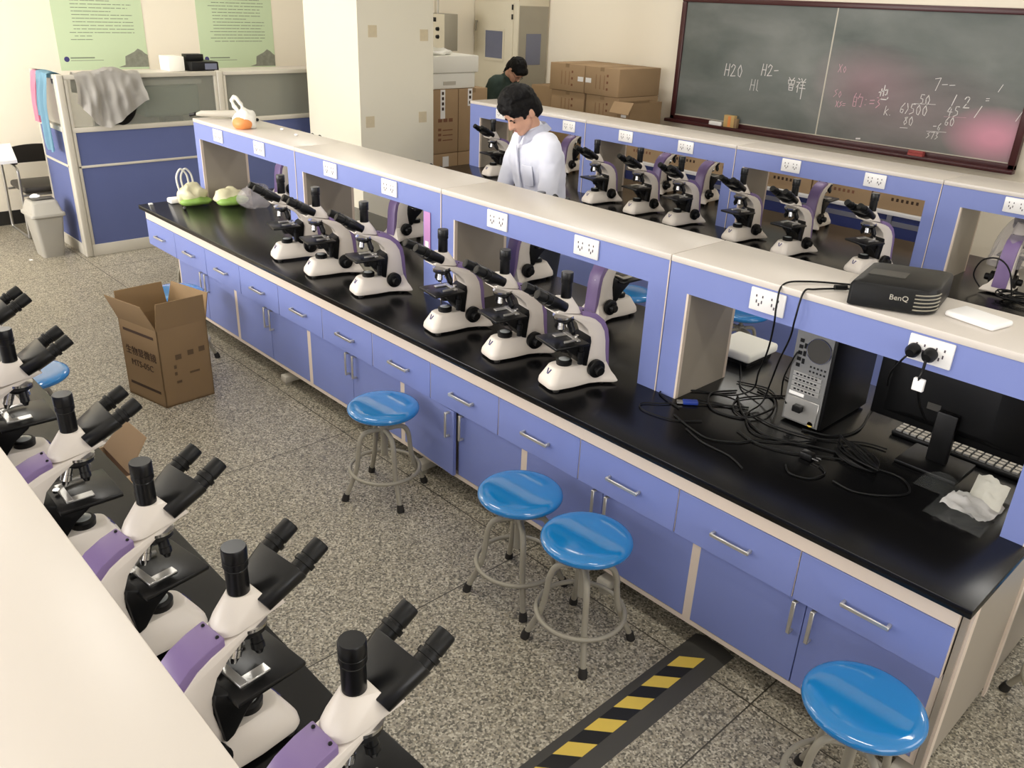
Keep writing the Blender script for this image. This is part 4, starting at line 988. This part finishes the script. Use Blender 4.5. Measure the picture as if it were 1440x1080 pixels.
for k in range(5):
    z = .014 + k * .012; pts = []
    for i in range(8):
        a = 1.5 * PI + (i / 7) * PI / 2; pts.append(pl(.195 + .0615 * math.cos(a), .06 + .0615 * math.sin(a), z))
    g.tube(pts, .0022, 6)
g.build('vent_grille', 'steel_grey', pj)
le = MB(); le.lathe([(0, .03), (.8, .03), (1, .024)], pl(.17, .282, .042), pl(.17, .305, .042), 20); le.build('lens_ring', 'bindark', pj)
text('brand_lettering', 'BenQ', .024, frame(pl(.15, -.0016, .045), u_, (0, 0, 1)), 'frame_grey', pj)
tb = MB(); tb.box(.03, .14, .09, .16, 0, .003); tb.xf(Matrix.Translation(A + Vector((0, 0, ZH + .0882))) @ Matrix((u_, v_, Vector((0, 0, 1)))).transposed().to_4x4()); tb.build('button_panel', 'bindark', pj)
pb = MB(); pb.rings([[p + (p - pl(.11, .13, 0)).normalized() * .012 for p in prof(.001)], [p + (p - pl(.11, .13, .09)).normalized() * .007 for p in prof(.08)], [p for p in prof(.093, .03)]], False, True)
bmesh.ops.subdivide_edges(pb.b, edges=pb.b.edges[:], cuts=2, use_grid_fill=True); crumple(pb, .008, 22, 2); floorclip(pb, ZH + .002)
pbo = pb.build('plastic_cover', 'bagfilm', pj, 30)
pk = thing('paper_packet', 'flat white packet on the shelf at the right of the projector', 'packet', (-.38, .57, ZH))
b = MB(); b.box(-.41, -.25, .53, .64, ZH + .001, ZH + .02); b.bevel(.008, 3); b.xf(Matrix.Translation((-.33, .58, 0)) @ Matrix.Rotation(R(-12), 4, 'Z') @ Matrix.Translation((.33, -.58, 0))); b.build('packet_body', 'paper', pk)
b = MB(); b.grid(lambda u, v: (-.41 + .16 * u, .64 + .07 * v, ZH + .006 + .004 * math.sin(9 * u) * math.cos(7 * v)), 10, 8); b.build('clear_sleeve', 'clear', pk)

# computer
pc = thing('computer_tower', 'black computer tower with its grey back panel turned to the aisle', 'computer', (-.82, .78, ZW))
X0, X1, Yb, Yf, Zt = -.905, -.745, .585, .96, ZW + .385
MB().box(X0, X1, Yb + .004, Yf, ZW + .008, Zt).bevel(.006, 2).build('case', 'black', pc)
for x in (X0 + .02, X1 - .02):
    for y in (Yb + .04, Yf - .04): MB().cyl((x, y, ZW), (x, y, ZW + .009), .012, n=10).build('case_foot', 'rubber', pc)
rp = MB().box(X0 + .004, X1 - .012, Yb, Yb + .004, ZW + .012, Zt - .004).build('rear_panel', 'pc_rear', pc)
fg = MB(); fg.cyl((X1 - .062, Yb - .0015, Zt - .075), (X1 - .062, Yb, Zt - .075), .046, n=28); fo_ = fg.build('fan_grille', 'bindark', rp)
fr_ = MB(); fr_.tube([(X1 - .062 + .047 * math.cos(2 * PI * i / 28), Yb - .002, Zt - .075 + .047 * math.sin(2 * PI * i / 28)) for i in range(28)], .002, 6, closed=True); fr_.build('fan_ring', 'chrome', rp)
po = MB()
for i in range(5): po.box(X0 + .02, X0 + .035, Yb - .002, Yb, Zt - .06 - i * .024, Zt - .046 - i * .024)
for i in range(3): po.box(X0 + .04, X0 + .05, Yb - .002, Yb, Zt - .08 - i * .03, Zt - .06 - i * .03)
for i in range(14): po.box(X1 - .085 + (i % 5) * .014, X1 - .078 + (i % 5) * .014, Yb - .001, Yb, Zt - .145 - (i // 5) * .018, Zt - .138 - (i // 5) * .018)
po.build('ports', 'black', rp)
sl = MB()
for i in range(4): sl.box(X0 + .018, X1 - .03, Yb - .003, Yb, ZW + .135 + i * .02, ZW + .149 + i * .02)
sl.build('slot_covers', 'silver', rp)
sl = MB()
for i in range(4):
    for j in range(6): sl.box(X0 + .03 + j * .015, X0 + .039 + j * .015, Yb - .0038, Yb - .003, ZW + .139 + i * .02, ZW + .145 + i * .02)
sl.build('slot_holes', 'black', rp)
ps = MB(); ps.box(X0 + .01, X1 - .02, Yb - .004, Yb, ZW + .018, ZW + .112); ps.bevel(.002, 1); pso = ps.build('power_supply_plate', 'silver', rp)
ps = MB(); ps.box(X0 + .05, X0 + .085, Yb - .03, Yb - .004, ZW + .062, ZW + .088); ps.bevel(.003, 1); ps.build('power_plug', 'black', rp)
MB().box(X0 + .015, X0 + .075, Yb - .0035, Yb, ZW + .118, ZW + .13).build('white_label', 'paper', rp)
MB().cyl((X1 - .04, Yb - .004, ZW + .024), (X1 - .04, Yb, ZW + .024), .011, n=14).build('yellow_label', 'yellow', rp)

mn = thing('computer_monitor', 'black monitor seen from behind under the shelf, with a cable tag in front', 'monitor', (-.36, .74, ZW))
MB().box(-.645, -.085, .745, .775, ZW + .085, ZW + .425).bevel(.006, 2).build('screen_housing', 'black', mn)
b = MB(); b.rings([rr_ for rr_ in [[(x, .745, z) for x, z in ((-.60, ZW + .11), (-.13, ZW + .11), (-.13, ZW + .40), (-.60, ZW + .40))], [(x, .712, z) for x, z in ((-.50, ZW + .14), (-.23, ZW + .14), (-.23, ZW + .34), (-.50, ZW + .34))]]]); b.bevel(.006, 2); b.build('rear_bulge', 'black', mn)
MB().box(-.40, -.33, .685, .712, ZW + .012, ZW + .2).bevel(.006, 2).build('stand_neck', 'black', mn)
MB().box(-.47, -.26, .60, .785, ZW, ZW + .014).bevel(.005, 2).build('stand_base', 'black', mn)
MB().box(-.445, -.40, .7105, .7118, ZW + .185, ZW + .21).build('badge', 'bindark', mn)
kb = thing('keyboard', 'black keyboard with pale keys lying behind the monitor', 'keyboard', (-.33, .88, ZW))
MB().box(-.57, -.10, .80, .955, ZW + .001, ZW + .018).bevel(.004, 2).build('key_tray', 'black', kb)
ky = MB()
for r_ in range(5):
    for c_ in range(17): ky.box(-.56 + c_ * .0268, -.56 + c_ * .0268 + .02, .812 + r_ * .027, .812 + r_ * .027 + .019, ZW + .018, ZW + .025)
ky.build('keys', 'silver', kb)
rt = thing('white_router', 'white square network box standing behind the shelf beside the side panel', 'network box', (-1.36, 1.03, ZW))
MB().box(-1.46, -1.25, .90, 1.14, ZW + .02, ZW + .062).bevel(.014, 3).build('housing', 'foam', rt)
MB().box(-1.44, -1.27, .92, 1.12, ZW, ZW + .021).build('foot_plate', 'black', rt)
b = MB(); b.tube(smooth_path([(-.74, 1.02, ZW + .012), (-.68, 1.03, ZW + .012), (-.62, 1.01, ZW + .012), (-.58, 1.02, ZW + .012)], 5), .010, 8); tag(b.build('white_cable_tie', 'paper'), 'short white cable piece behind the computer tower', 'cable')
b = MB(); b.sph((-.70, 1.06, ZW + .04), 1, (.05, .05, .045), 16, 10); crumple(b, .02, 22, 2); floorclip(b, ZW + .026); tag(b.build('clear_wrapper', 'film'), 'crumpled clear wrapper between the computer tower and the monitor', 'plastic bag')
# bag with tissue at the right end
tb = thing('tissue_bag', 'clear plastic pouch with white tissue at the right end of the middle bench', 'plastic bag', (-.17, .45, ZW))
def pouch(u, v):
    p = Vector((-.265, .345, 0)) * (1 - u) * (1 - v) + Vector((-.085, .335, 0)) * u * (1 - v) + Vector((-.10, .55, 0)) * u * v + Vector((-.265, .50, 0)) * (1 - u) * v
    return (p.x, p.y, ZW + .006 + .03 * math.sin(PI * u) * math.sin(PI * v) + .008 * abs(noise.noise(Vector((u * 6, v * 6, 0)))))
b = MB(); b.grid(pouch, 20, 20); b.build('pouch', 'clear', tb, 30)
b = MB(); b.grid(lambda u, v: (-.235 + .13 * u + .02 * v, .39 + .13 * v, ZW + .035 + .022 * math.sin(3 * u + 2) * math.sin(PI * v) + .02 * noise.noise(Vector((u * 5, v * 5, 3)))), 14, 12); bmesh.ops.solidify(b.b, geom=b.b.faces[:], thickness=.004); b.build('tissue', 'paper', tb, 60)
b = MB(); b.grid(lambda u, v: (-.19 + .10 * u, .50 + .05 * v + .015 * math.sin(5 * u), ZW + .03 + .07 * v + .012 * noise.noise(Vector((u * 5, v * 5, 8)))), 12, 10); bmesh.ops.solidify(b.b, geom=b.b.faces[:], thickness=.003); b.build('tissue_sheet', 'foam', tb, 60)
b = MB(); b.grid(lambda u, v: (-.36 + .13 * u, .50 + .10 * v, ZW + .004 + .03 * math.sin(PI * u) * v), 10, 8); tag(b.build('clear_sheet', 'clear'), 'dark folded clear sheet next to the tissue pouch', 'plastic sheet')

# plugs and cables
def cable(name, label, pts, r=.0034, m='black', k=10, cat='cable', parent=None):
    mb = MB(); mb.tube(smooth_path(pts, k), r, 7); o = mb.build(name, m, parent, 80)
    return tag(o, label, cat) if parent is None else o
yf = .3945
for i, (x, l) in enumerate(((-.425, 'left black mains plug with thin cable in the outlet below the projector'), (-.375, 'right black mains plug with a white cable tag in the outlet below the projector'))):
    t = thing('mains_plug', l, 'plug', (x, yf - .012, 1.235))
    b = MB(); b.lathe([(0, .021), (.6, .021), (1, .013)], (x, yf, 1.238), (x, yf - .035, 1.232), 18); b.build('plug_body', 'black', t)
    if i == 0: cable('plug_cord', None, [(x - .005, yf - .03, 1.225), (x - .02, yf - .03, 1.20), (x - .05, yf - .01, 1.14), (x - .075, yf + .06, 1.07)], parent=t)
    else:
        cable('plug_cord', None, [(x, yf - .03, 1.225), (x, yf - .034, 1.19), (x - .003, yf - .034, 1.15), (x, yf + .02, 1.06), (x - .01, yf + .16, .95)], .0045, parent=t)
        MB().box(x - .018, x + .016, yf - .041, yf - .028, 1.125, 1.165).bevel(.002, 1).build('cable_tag', 'paper', t)
z = ZW + .006
cable('projector_cable', 'left one of two black projector cables hanging over the shelf edge', [(-.64, .62, ZH + .02), (-.74, .60, ZH + .006), (-.86, .50, ZH + .006), (-.90, .41, ZH + .002), (-.893, .375, ZH - .06), (-.895, .385, 1.18), (-.94, .46, 1.05), (-1.02, .57, .9), (-1.06, .62, .80), (-1.14, .60, z), (-1.26, .52, z), (-1.34, .40, z), (-1.20, .34, z)])
cable('video_cable', 'right one of two projector cables over the shelf edge, with a thick joint', [(-.68, .56, ZH + .01), (-.74, .53, ZH + .006), (-.80, .44, ZH + .006), (-.815, .395, ZH), (-.82, .38, 1.22), (-.84, .41, 1.14), (-.92, .52, 1.0), (-.98, .60, .86), (-1.0, .60, .77), (-1.0, .50, z), (-.92, .40, z), (-.84, .40, z), (-.76, .46, z)])
tag(MB().cyl((-.735, .533, ZH + .011), (-.762, .50, ZH + .011), .009, n=12).build('cable_joint', 'black'), 'thick black joint on the right projector cable at the shelf edge', 'cable')
bc_ = thing('video_connector', 'blue video cable connector lying on the black worktop by the shelf post', 'connector', (-1.20, .41, ZW))
rm = Matrix.Translation((-1.20, .41, ZW)) @ Matrix.Rotation(R(45), 4, 'Z')
MB().box(-.03, .03, -.014, .014, .003, .018).bevel(.004, 2).xf(rm).build('connector_body', 'vga', bc_)
MB().box(-.052, -.03, -.009, .009, .006, .015).xf(rm).build('connector_shell', 'alu', bc_)
cable('connector_cord', None, [rm @ Vector((.03, 0, .011)), rm @ Vector((.07, .0, .008)), (-1.08, .52, z), (-1.03, .56, z)], .004, parent=bc_)
cable('adapter_cable', 'thin black cable curving in front of the shelf post beside the blue connector', [(-1.235, .37, z), (-1.27, .32, z), (-1.32, .26, z), (-1.29, .22, z), (-1.22, .22, z), (-1.14, .25, z), (-1.08, .32, z)], .0028)
rnd = random.Random(11)
loops = [[(-1.30, .92, z), (-1.22, .80, z), (-1.15, .70, z), (-1.02, .66, z + .02), (-.93, .62, ZW + .07), (-.89, .575, ZW + .075)],
         [(-1.20, .74, z), (-1.08, .78, z), (-.98, .70, ZW + .02), (-.93, .60, .9), (-.895, .575, 1.0), (-.885, .58, 1.03)],
         [(-1.12, .62, z), (-1.02, .50, z), (-.90, .42, z), (-.80, .42, z), (-.70, .47, z), (-.62, .50, z)],
         [(-1.22, .45, z), (-1.12, .50, z), (-1.0, .52, z), (-.88, .50, z), (-.72, .54, z), (-.60, .64, z), (-.52, .66, z)],
         [(-1.18, .28, z), (-1.08, .24, z), (-.98, .22, z), (-.90, .28, z), (-.86, .35, z), (-.78, .42, z), (-.72, .52, z)],
         [(-1.08, .22, z), (-.98, .18, z), (-.86, .17, z), (-.78, .13, z)],
         [(-.70, .27, z), (-.66, .23, z), (-.60, .25, z), (-.58, .32, z), (-.62, .36, z)],
         [(-.54, .30, z), (-.46, .29, z), (-.38, .35, z), (-.34, .43, z), (-.40, .5, z), (-.5, .49, z)],
         [(-.80, .56, z), (-.70, .6, z), (-.66, .72, z), (-.70, .9, z), (-.72, 1.0, z)],
         [(-1.15, .66, z), (-1.2, .55, z), (-1.12, .44, z), (-1.0, .46, z), (-.95, .57, ZW + .02), (-1.0, .7, z), (-1.1, .74, z)],
         [(-.95, .36, z), (-.85, .33, z), (-.74, .36, z), (-.64, .43, z), (-.56, .48, z)],
         [(-1.1, .95, z), (-1.0, .9, z), (-.98, .8, z), (-1.04, .72, z), (-1.1, .6, z), (-1.06, .5, z), (-.96, .46, z)]]
where = ['leading to the tower power plug', 'rising to the tower ports', 'running right from the connector', 'longest of the tangle', 'nearest the front edge', 'lying alone near the front edge', 'curled in front of the tower', 'looping in front of the monitor', 'passing right of the tower', 'in a wide loop left of the tower', 'stretched from the tower to the coil', 'winding behind the wide loop']
for pts, w in zip(loops, where):
    cable('bench_cable', 'black cable in the computer bay, %s' % w, pts, .0032 if rnd.random() < .6 else .0042)
t = thing('cable_coil', 'bundle of coiled black cable in front of the monitor', 'cable coil', (-.50, .56, ZW))
for k in range(6):
    pts = [(-.56 + (.075 + .006 * k) * math.cos(a + k) , .51 + (.055 + .008 * (k % 3)) * math.sin(a + k * .7), ZW + .006 + .004 * k + .006 * math.sin(2 * a + k)) for a in [2 * PI * i / 26 for i in range(26)]]
    b = MB(); b.tube(pts, .0034, 6, closed=True); b.build('coil_turn', 'black', t, 80)
pg = thing('loose_plug', 'black mains plug with two bright pins lying on the worktop', 'plug', (-.66, .33, ZW))
MB().box(-.70, -.655, .36, .395, ZW + .001, ZW + .028).bevel(.006, 2).build('plug_body', 'black', pg)
for dy in (.368, .386): MB().box(-.655, -.63, dy - .003, dy + .003, ZW + .014, ZW + .018).build('pin', 'chrome', pg)
# cables on the far bench behind the projector
t = thing('cable_coil', 'tangle of black cables on the far bench beside the bagged microscope', 'cable coil', (-.80, 2.95, ZW))
for k in range(7):
    pts = [(-.80 + (.10 + .01 * (k % 4)) * math.cos(a + k * .9) + .02 * math.sin(k), 2.93 + (.07 + .012 * (k % 3)) * math.sin(a + k), ZW + .006 + .005 * k + .01 * (1 + math.sin(2 * a + k))) for a in [2 * PI * i / 24 for i in range(24)]]
    b = MB(); b.tube(pts, .0042, 6, closed=True); b.build('coil_turn', 'black', t, 80)
cable('power_cable', 'black power cable arching up from the bagged microscope behind the projector', [(-1.04, 2.955, ZW + .03), (-1.08, 2.93, ZW + .10), (-1.05, 2.92, ZW + .19), (-.97, 2.92, ZW + .215), (-.90, 2.92, ZW + .16), (-.86, 2.93, ZW + .03)], .0045)
# ------------------------------------------------------------------ people
def fuse(name, parts, voxel, m, parent=None, smooth_it=6, post=None):
    mb = MB()
    for p in parts:
        if p[0] == 's': mb.sph(p[1], 1, p[2] if isinstance(p[2], tuple) else (p[2],) * 3, 20, 14, p[3] if len(p) > 3 else None)
        elif p[0] == 'c':
            a, b, r0, r1 = Vector(p[1]), Vector(p[2]), p[3], p[4]
            mb.cyl(a, b, r0, r1, 18); mb.sph(a, r0, u=18, v=12); mb.sph(b, r1, u=18, v=12)
        elif p[0] == 'h': mb.hull([Vector(q) for q in p[1]])
    me = bpy.data.meshes.new(name); mb.b.to_mesh(me); mb.b.free()
    o = bpy.data.objects.new(name + '_tmp', me); C.objects.link(o)
    rm = o.modifiers.new('r', 'REMESH'); rm.mode = 'VOXEL'; rm.voxel_size = voxel
    sm = o.modifiers.new('s', 'SMOOTH'); sm.factor = .5; sm.iterations = smooth_it
    dg = bpy.context.evaluated_depsgraph_get(); dg.update()
    m2 = bpy.data.meshes.new_from_object(o.evaluated_get(dg))
    bpy.data.objects.remove(o); bpy.data.meshes.remove(me)
    m2.name = name
    if post:
        for v in m2.vertices: v.co = post(v.co)
    m2.materials.clear(); m2.materials.append(M[m]); m2.shade_smooth()
    return link(name, m2, parent)

def person(label, pos, heading, H, hm, shirt, trousers, collar, ponytail, glasses, pitch, lean, arms):
    """pos: pelvis ground point; heading: degrees the body faces from -Y, counter-clockwise from above"""
    root = thing('person', label, 'person', (pos[0], pos[1], 0))
    s = H / 1.72
    Rz = Matrix.Rotation(R(heading), 4, 'Z'); base = Matrix.Translation((pos[0], pos[1], 0)) @ Rz
    L = Matrix.Translation((0, 0, .92 * s)) @ Matrix.Rotation(R(lean), 4, 'X') @ Matrix.Translation((0, 0, -.92 * s))   # trunk leans forward (towards -Y)
    def T(x, y, z): return base @ L @ Vector((x * s, y * s, z * s))
    def G(x, y, z): return base @ Vector((x * s, y * s, z * s))
    neck = T(0, .0, 1.46)
    Hd = base @ L @ Matrix.Translation((0, -.005 * s, 1.475 * s)) @ Matrix.Rotation(R(pitch), 4, 'X') @ Matrix.Scale(s, 4)
    def h(x, y, z): return Hd @ Vector((x, y, z))          # head frame, origin at the top of the neck, z up the skull
    hs = Hd.to_3x3().to_4x4()
    def trunk(e):
        P_ = []
        for a, b, r0, r1 in (((-.075, 0, .95), (-.10, -.0, 1.30), .10, .105), ((.075, 0, .95), (.10, 0, 1.30), .10, .105), ((0, 0, .93), (0, 0, 1.33), .105, .11), ((-.115, .01, 1.375), (.115, .01, 1.375), .072, .072), ((0, .01, 1.36), (0, .0, 1.45), .075, .055)):
            P_.append(('c', T(*a), T(*b), r0 * s + e, r1 * s + e))
        return P_
    def arm(e, sx, upto=3):
        sh, el, wr = [base @ (L @ (Vector(q) * s)) for q in ((sx * .172, .01, 1.37), arms[0 if sx < 0 else 1][0], arms[0 if sx < 0 else 1][1])]
        o = [('c', sh, el, .052 * s + e, .042 * s + e)]
        if upto > 1: o.append(('c', el, wr, .040 * s + e, .028 * s + e))
        if upto > 2:
            d = (wr - el).normalized(); side = d.cross(Vector((0, 0, 1))).normalized(); up = side.cross(d)
            pm = wr + d * .05 * s
            o.append(('h', [wr + side * a * .03 * s + up * b * .014 * s for a in (-.8, .8) for b in (-1, 1)] + [wr + d * .085 * s + side * a * .04 * s + up * b * .012 * s for a in (-1, 1) for b in (-1, 1)]))
            for k, (off, ln) in enumerate(((-.032, .062), (-.011, .072), (.011, .068), (.031, .052))):
                a = wr + d * .082 * s + side * off * s; b = a + (d - up * .25).normalized() * ln * .55 * s; c_ = b + (d * .6 - up * .8).normalized() * ln * .5 * s
                o += [('c', a, b, .0088 * s, .0082 * s), ('c', b, c_, .0082 * s, .0072 * s)]
            tside = -1 if sx > 0 else 1
            a = wr + d * .03 * s + side * tside * .03 * s; b = a + (d * .6 + side * tside * .7).normalized() * .04 * s; o += [('c', a, b, .011 * s, .0095 * s), ('c', b, b + (d - up * .2).normalized() * .03 * s, .0095 * s, .008 * s)]
        return o
    def legs(e):
        o = []
        for sx in (-1, 1):
            o += [('c', G(sx * .085, 0, .90), G(sx * .095, -.02, .50), .085 * s + e, .056 * s + e), ('c', G(sx * .095, -.02, .50), G(sx * .10, .01, .10), .055 * s + e, .04 * s + e)]
        return o
    feet = []
    for sx in (-1, 1): feet += [('c', G(sx * .10, .03, .045), G(sx * .115, -.14, .035), .045 * s, .035 * s)]
    head = [('s', h(0, .0, .135), (.075, .094, .10), hs), ('s', h(0, -.035, .075), (.058, .062, .075), hs), ('c', h(0, -.075, .022), h(0, -.06, .03), .022 * s, .03 * s),
            ('c', h(-.045, -.02, .06), h(-.02, -.07, .025), .024 * s, .018 * s), ('c', h(.045, -.02, .06), h(.02, -.07, .025), .024 * s, .018 * s),
            ('c', h(0, -.094, .118), h(0, -.112, .082), .008 * s, .0125 * s), ('s', h(-.011, -.1, .078), .0085 * s), ('s', h(.011, -.1, .078), .0085 * s),
            ('c', h(-.017, -.09, .052), h(.017, -.09, .052), .0065 * s, .0065 * s), ('c', h(-.015, -.087, .044), h(.015, -.087, .044), .0075 * s, .0075 * s),
            ('c', h(-.045, -.078, .132), h(.045, -.078, .132), .012 * s, .012 * s), ('s', h(-.077, .012, .095), (.010, .02, .032), hs), ('s', h(.077, .012, .095), (.010, .02, .032), hs),
            ('c', T(0, .012, 1.42), h(0, .012, .06), .052 * s, .05 * s), ('c', T(0, .015, 1.44), T(0, .01, 1.36), .055 * s, .08 * s)]
    body = fuse('body', head + trunk(-.012) + arm(-.006, -1) + arm(-.006, 1) + legs(-.008) + feet, .0065 * s, 'skin', root, 5)
    for sx in (-1, 1):
        e = MB(); e.sph(h(sx * .031, -.0845, .108), .0085 * s, (1, .6, .5), 10, 8, hs.normalized()); e.build('eye', 'hair', root)
        b = MB(); b.tube([h(sx * .014, -.093, .126), h(sx * .03, -.0935, .131), h(sx * .05, -.082, .124)], [.003 * s, .0045 * s, .002 * s], 6); b.build('eyebrow', 'hair', root)
    lips = MB(); lips.tube([h(-.019, -.092, .0475), h(0, -.0985, .0485), h(.019, -.092, .0475)], [.002 * s, .0035 * s, .002 * s], 6); lips.build('lips', mat('lip_tone', srgb(176, 112, 100), .5), root)
    # hair cap
    hp = [('s', h(0, .018, .150), (.088, .103, .104), hs), ('s', h(0, .06, .09), (.072, .058, .075), hs), ('s', h(0, -.055, .19), (.074, .05, .042), hs), ('s', h(-.055, -.045, .165), (.03, .045, .04), hs), ('s', h(.055, -.045, .165), (.03, .045, .04), hs),
          ('s', h(-.072, -.0, .14), (.016, .03, .045), hs), ('s', h(.072, -.0, .14), (.016, .03, .045), hs)]
    if hm == 'short': hp += [('s', h(0, .0, .215), (.078, .09, .052), hs), ('s', h(.03, .04, .20), (.06, .06, .05), hs)]
    rough = lambda co: co + Vector((noise.noise(co * 45), noise.noise(co * 45 + Vector((5, 5, 5))), noise.noise(co * 45 + Vector((9, 1, 3))))) * .006
    fuse('hair', hp, .006 * s, 'hair', root, 3, rough)
    if ponytail:
        k0 = h(0, .11, .13); bk_ = (h(0, .2, .13) - h(0, .1, .13)); bk_.z = 0; bk_ = bk_.normalized()
        fuse('ponytail', [('s', k0, .03 * s), ('c', k0, k0 + bk_ * .05 + Vector((0, 0, -.05)), .028 * s, .03 * s), ('c', k0 + bk_ * .05 + Vector((0, 0, -.05)), k0 + bk_ * .13 + Vector((0, 0, -.14)), .03 * s, .012 * s)], .006 * s, 'hair', root, 3, rough)
    if glasses:
        g = MB()
        for sx in (-1, 1):
            g.tube([h(sx * .033 + .023 * math.cos(a), -.103 + .004 * abs(math.cos(a)), .106 + .018 * math.sin(a)) for a in [2 * PI * i / 20 for i in range(20)]], .0018 * s, 6, closed=True)
            g.tube([h(sx * .056, -.099, .11), h(sx * .07, -.06, .112), h(sx * .079, .0, .11)], .0015 * s, 6)
        g.tube([h(-.011, -.103, .11), h(0, -.106, .112), h(.011, -.103, .11)], .0015 * s, 6)
        g.build('glasses', 'black', root)
    # clothes
    upto = 2
    shirt_parts = trunk(.006) + arm(.010, -1, 2) + arm(.010, 1, 2) + [('c', T(0, 0, .88), T(0, 0, 1.0), .125 * s, .115 * s), ('c', T(-.06, 0, .88), T(-.06, 0, 1.0), .1 * s, .1 * s), ('c', T(.06, 0, .88), T(.06, 0, 1.0), .1 * s, .1 * s)]
    wr = lambda co: co + Vector((noise.noise(co * 9), noise.noise(co * 9 + Vector((3, 1, 4))), .4 * noise.noise(co * 9 + Vector((7, 7, 1))))) * .012 + Vector((noise.noise(co * 26), noise.noise(co * 26 + Vector((2, 2, 2))), 0)) * .0045
    so = fuse('shirt' if collar else 'jacket', shirt_parts, .009 * s, shirt, root, 5, wr)
    fuse('trousers', legs(.008) + [('c', G(-.07, 0, .9), G(.07, 0, .9), .105 * s, .105 * s)], .011 * s, trousers, root, 4)
    sh_ = MB()
    for f in feet: sh_.cyl(f[1], f[2], f[3] + .006, f[4] + .006, 14); sh_.sph(f[1], f[3] + .006); sh_.sph(f[2], f[4] + .006)
    for v in sh_.b.verts: v.co.z = max(v.co.z, .0)
    sh_.build('shoes', 'black', root)
    if collar:
        cl = MB()
        def cf(u, v):
            a = PI * (-.5 + .06) + 2 * PI * (1 - .12 / 2) * u; a = -PI / 2 + .16 + (2 * PI - .32) * u
            rx, ry = .066 + .028 * v, .070 + .030 * v
            drop = .016 + .030 * max(0, -math.sin(a)) ** 2
            return T(rx * math.cos(a), .006 + ry * math.sin(a), 1.482 - (drop + .022) * v ** 1.0 - .028 * max(0, -math.sin(a)))
        cl.grid(cf, 40, 6); bmesh.ops.solidify(cl.b, geom=cl.b.faces[:], thickness=.004); cl.build('collar', shirt, so, 70)
        pk_ = MB(); pk_.hull([T(.05, -.122, 1.29), T(.135, -.105, 1.29), T(.05, -.122, 1.18), T(.135, -.108, 1.18), T(.09, -.119, 1.165), T(.05, -.128, 1.29), T(.135, -.111, 1.29), T(.05, -.128, 1.18), T(.135, -.114, 1.18)]); pk_.bevel(.003, 1); pk_.build('chest_pocket', shirt, so)
        pl_ = MB(); pl_.hull([T(-.012, -.122, 1.40), T(.012, -.122, 1.40), T(-.012, -.126, .95), T(.012, -.126, .95), T(-.012, -.129, 1.38), T(.012, -.129, 1.38), T(-.012, -.133, .95), T(.012, -.133, .95)]); pl_.build('button_placket', shirt, so)
    return root
person('person with short black hair in a pale blue shirt, bending over the middle bench', (-3.11, 1.48), -14, 1.76, 'short', 'shirt', 'jeans', True, False, False, 32, 10,
       (((-.25, -.10, 1.10), (-.17, -.30, 1.0)), ((.25, -.10, 1.10), (.17, -.30, 1.0))))
person('person with dark hair, glasses and dark green top, head bowed behind the far bench', (-6.95, 4.42), 98, 1.74, 'long', 'green_cloth', 'jeans', False, True, True, 28, 32,
       (((-.24, -.08, 1.10), (-.16, -.28, 1.0)), ((.24, -.08, 1.10), (.16, -.28, 1.0))))

# ------------------------------------------------------------------ camera
cam = bpy.data.cameras.new('camera'); co = bpy.data.objects.new('camera', cam); C.objects.link(co)
cam.sensor_fit = 'HORIZONTAL'; cam.sensor_width = 36; cam.lens = 1177.55 / 1440 * 36; cam.clip_start = .05
r_, u__, f_ = Vector((.68229, .73069, .03868 + .0)), Vector((-.3300, .2603, .9072)), Vector((-.6525, .6313, -.4186))
f_.normalize(); r_ = (r_ - f_ * r_.dot(f_)).normalized(); u__ = r_.cross(f_)
m = Matrix((r_, u__, -f_)).transposed().to_4x4(); m.translation = (.4446, -2.1578, 2.1681); co.matrix_world = m
SC.camera = co

# ------------------------------------------------------------------ light
def area(name, loc, rot, sx, sy, e, col=(1, 1, 1)):
    l = bpy.data.lights.new(name, 'AREA'); l.shape = 'RECTANGLE'; l.size = sx; l.size_y = sy; l.energy = e; l.color = col
    o = bpy.data.objects.new(name, l); C.objects.link(o); o.location = loc; o.rotation_euler = rot; return o
for i, h in enumerate(near_holes):
    area('window_daylight', ((h[0] + h[1]) / 2, YN + .03, (h[2] + h[3]) / 2), (R(90), 0, 0), h[1] - h[0], h[3] - h[2], (195, 100, 50)[i], (1, .972, .955))
for h in right_holes:
    area('window_daylight', (XR - .03, (h[0] + h[1]) / 2, (h[2] + h[3]) / 2), (R(90), 0, R(90)), h[1] - h[0], h[3] - h[2], 30, (1, .98, .97))
for lx, ly in ((-6.6, -.8), (-6.6, 2.1), (-6.6, 4.8), (-3.2, -.8), (-3.2, 2.1), (-3.2, 4.8), (.4, -.8), (.4, 2.1), (.4, 4.8)):
    area('ceiling_lamp_light', (lx, ly, ZC - .085), (0, 0, 0), 1.2, .16, 13, (1, .975, .92))
w = bpy.data.worlds.new('world'); SC.world = w; w.use_nodes = True
w.node_tree.nodes['Background'].inputs[0].default_value = (.9, .95, 1, 1); w.node_tree.nodes['Background'].inputs[1].default_value = .6
SC.view_settings.view_transform = 'Standard'; SC.view_settings.look = 'None'; SC.view_settings.exposure = .3; SC.view_settings.gamma = 1; SC.view_settings.use_curve_mapping = False
SC.cycles.max_bounces = 6; SC.cycles.transparent_max_bounces = 12; SC.cycles.use_denoising = True
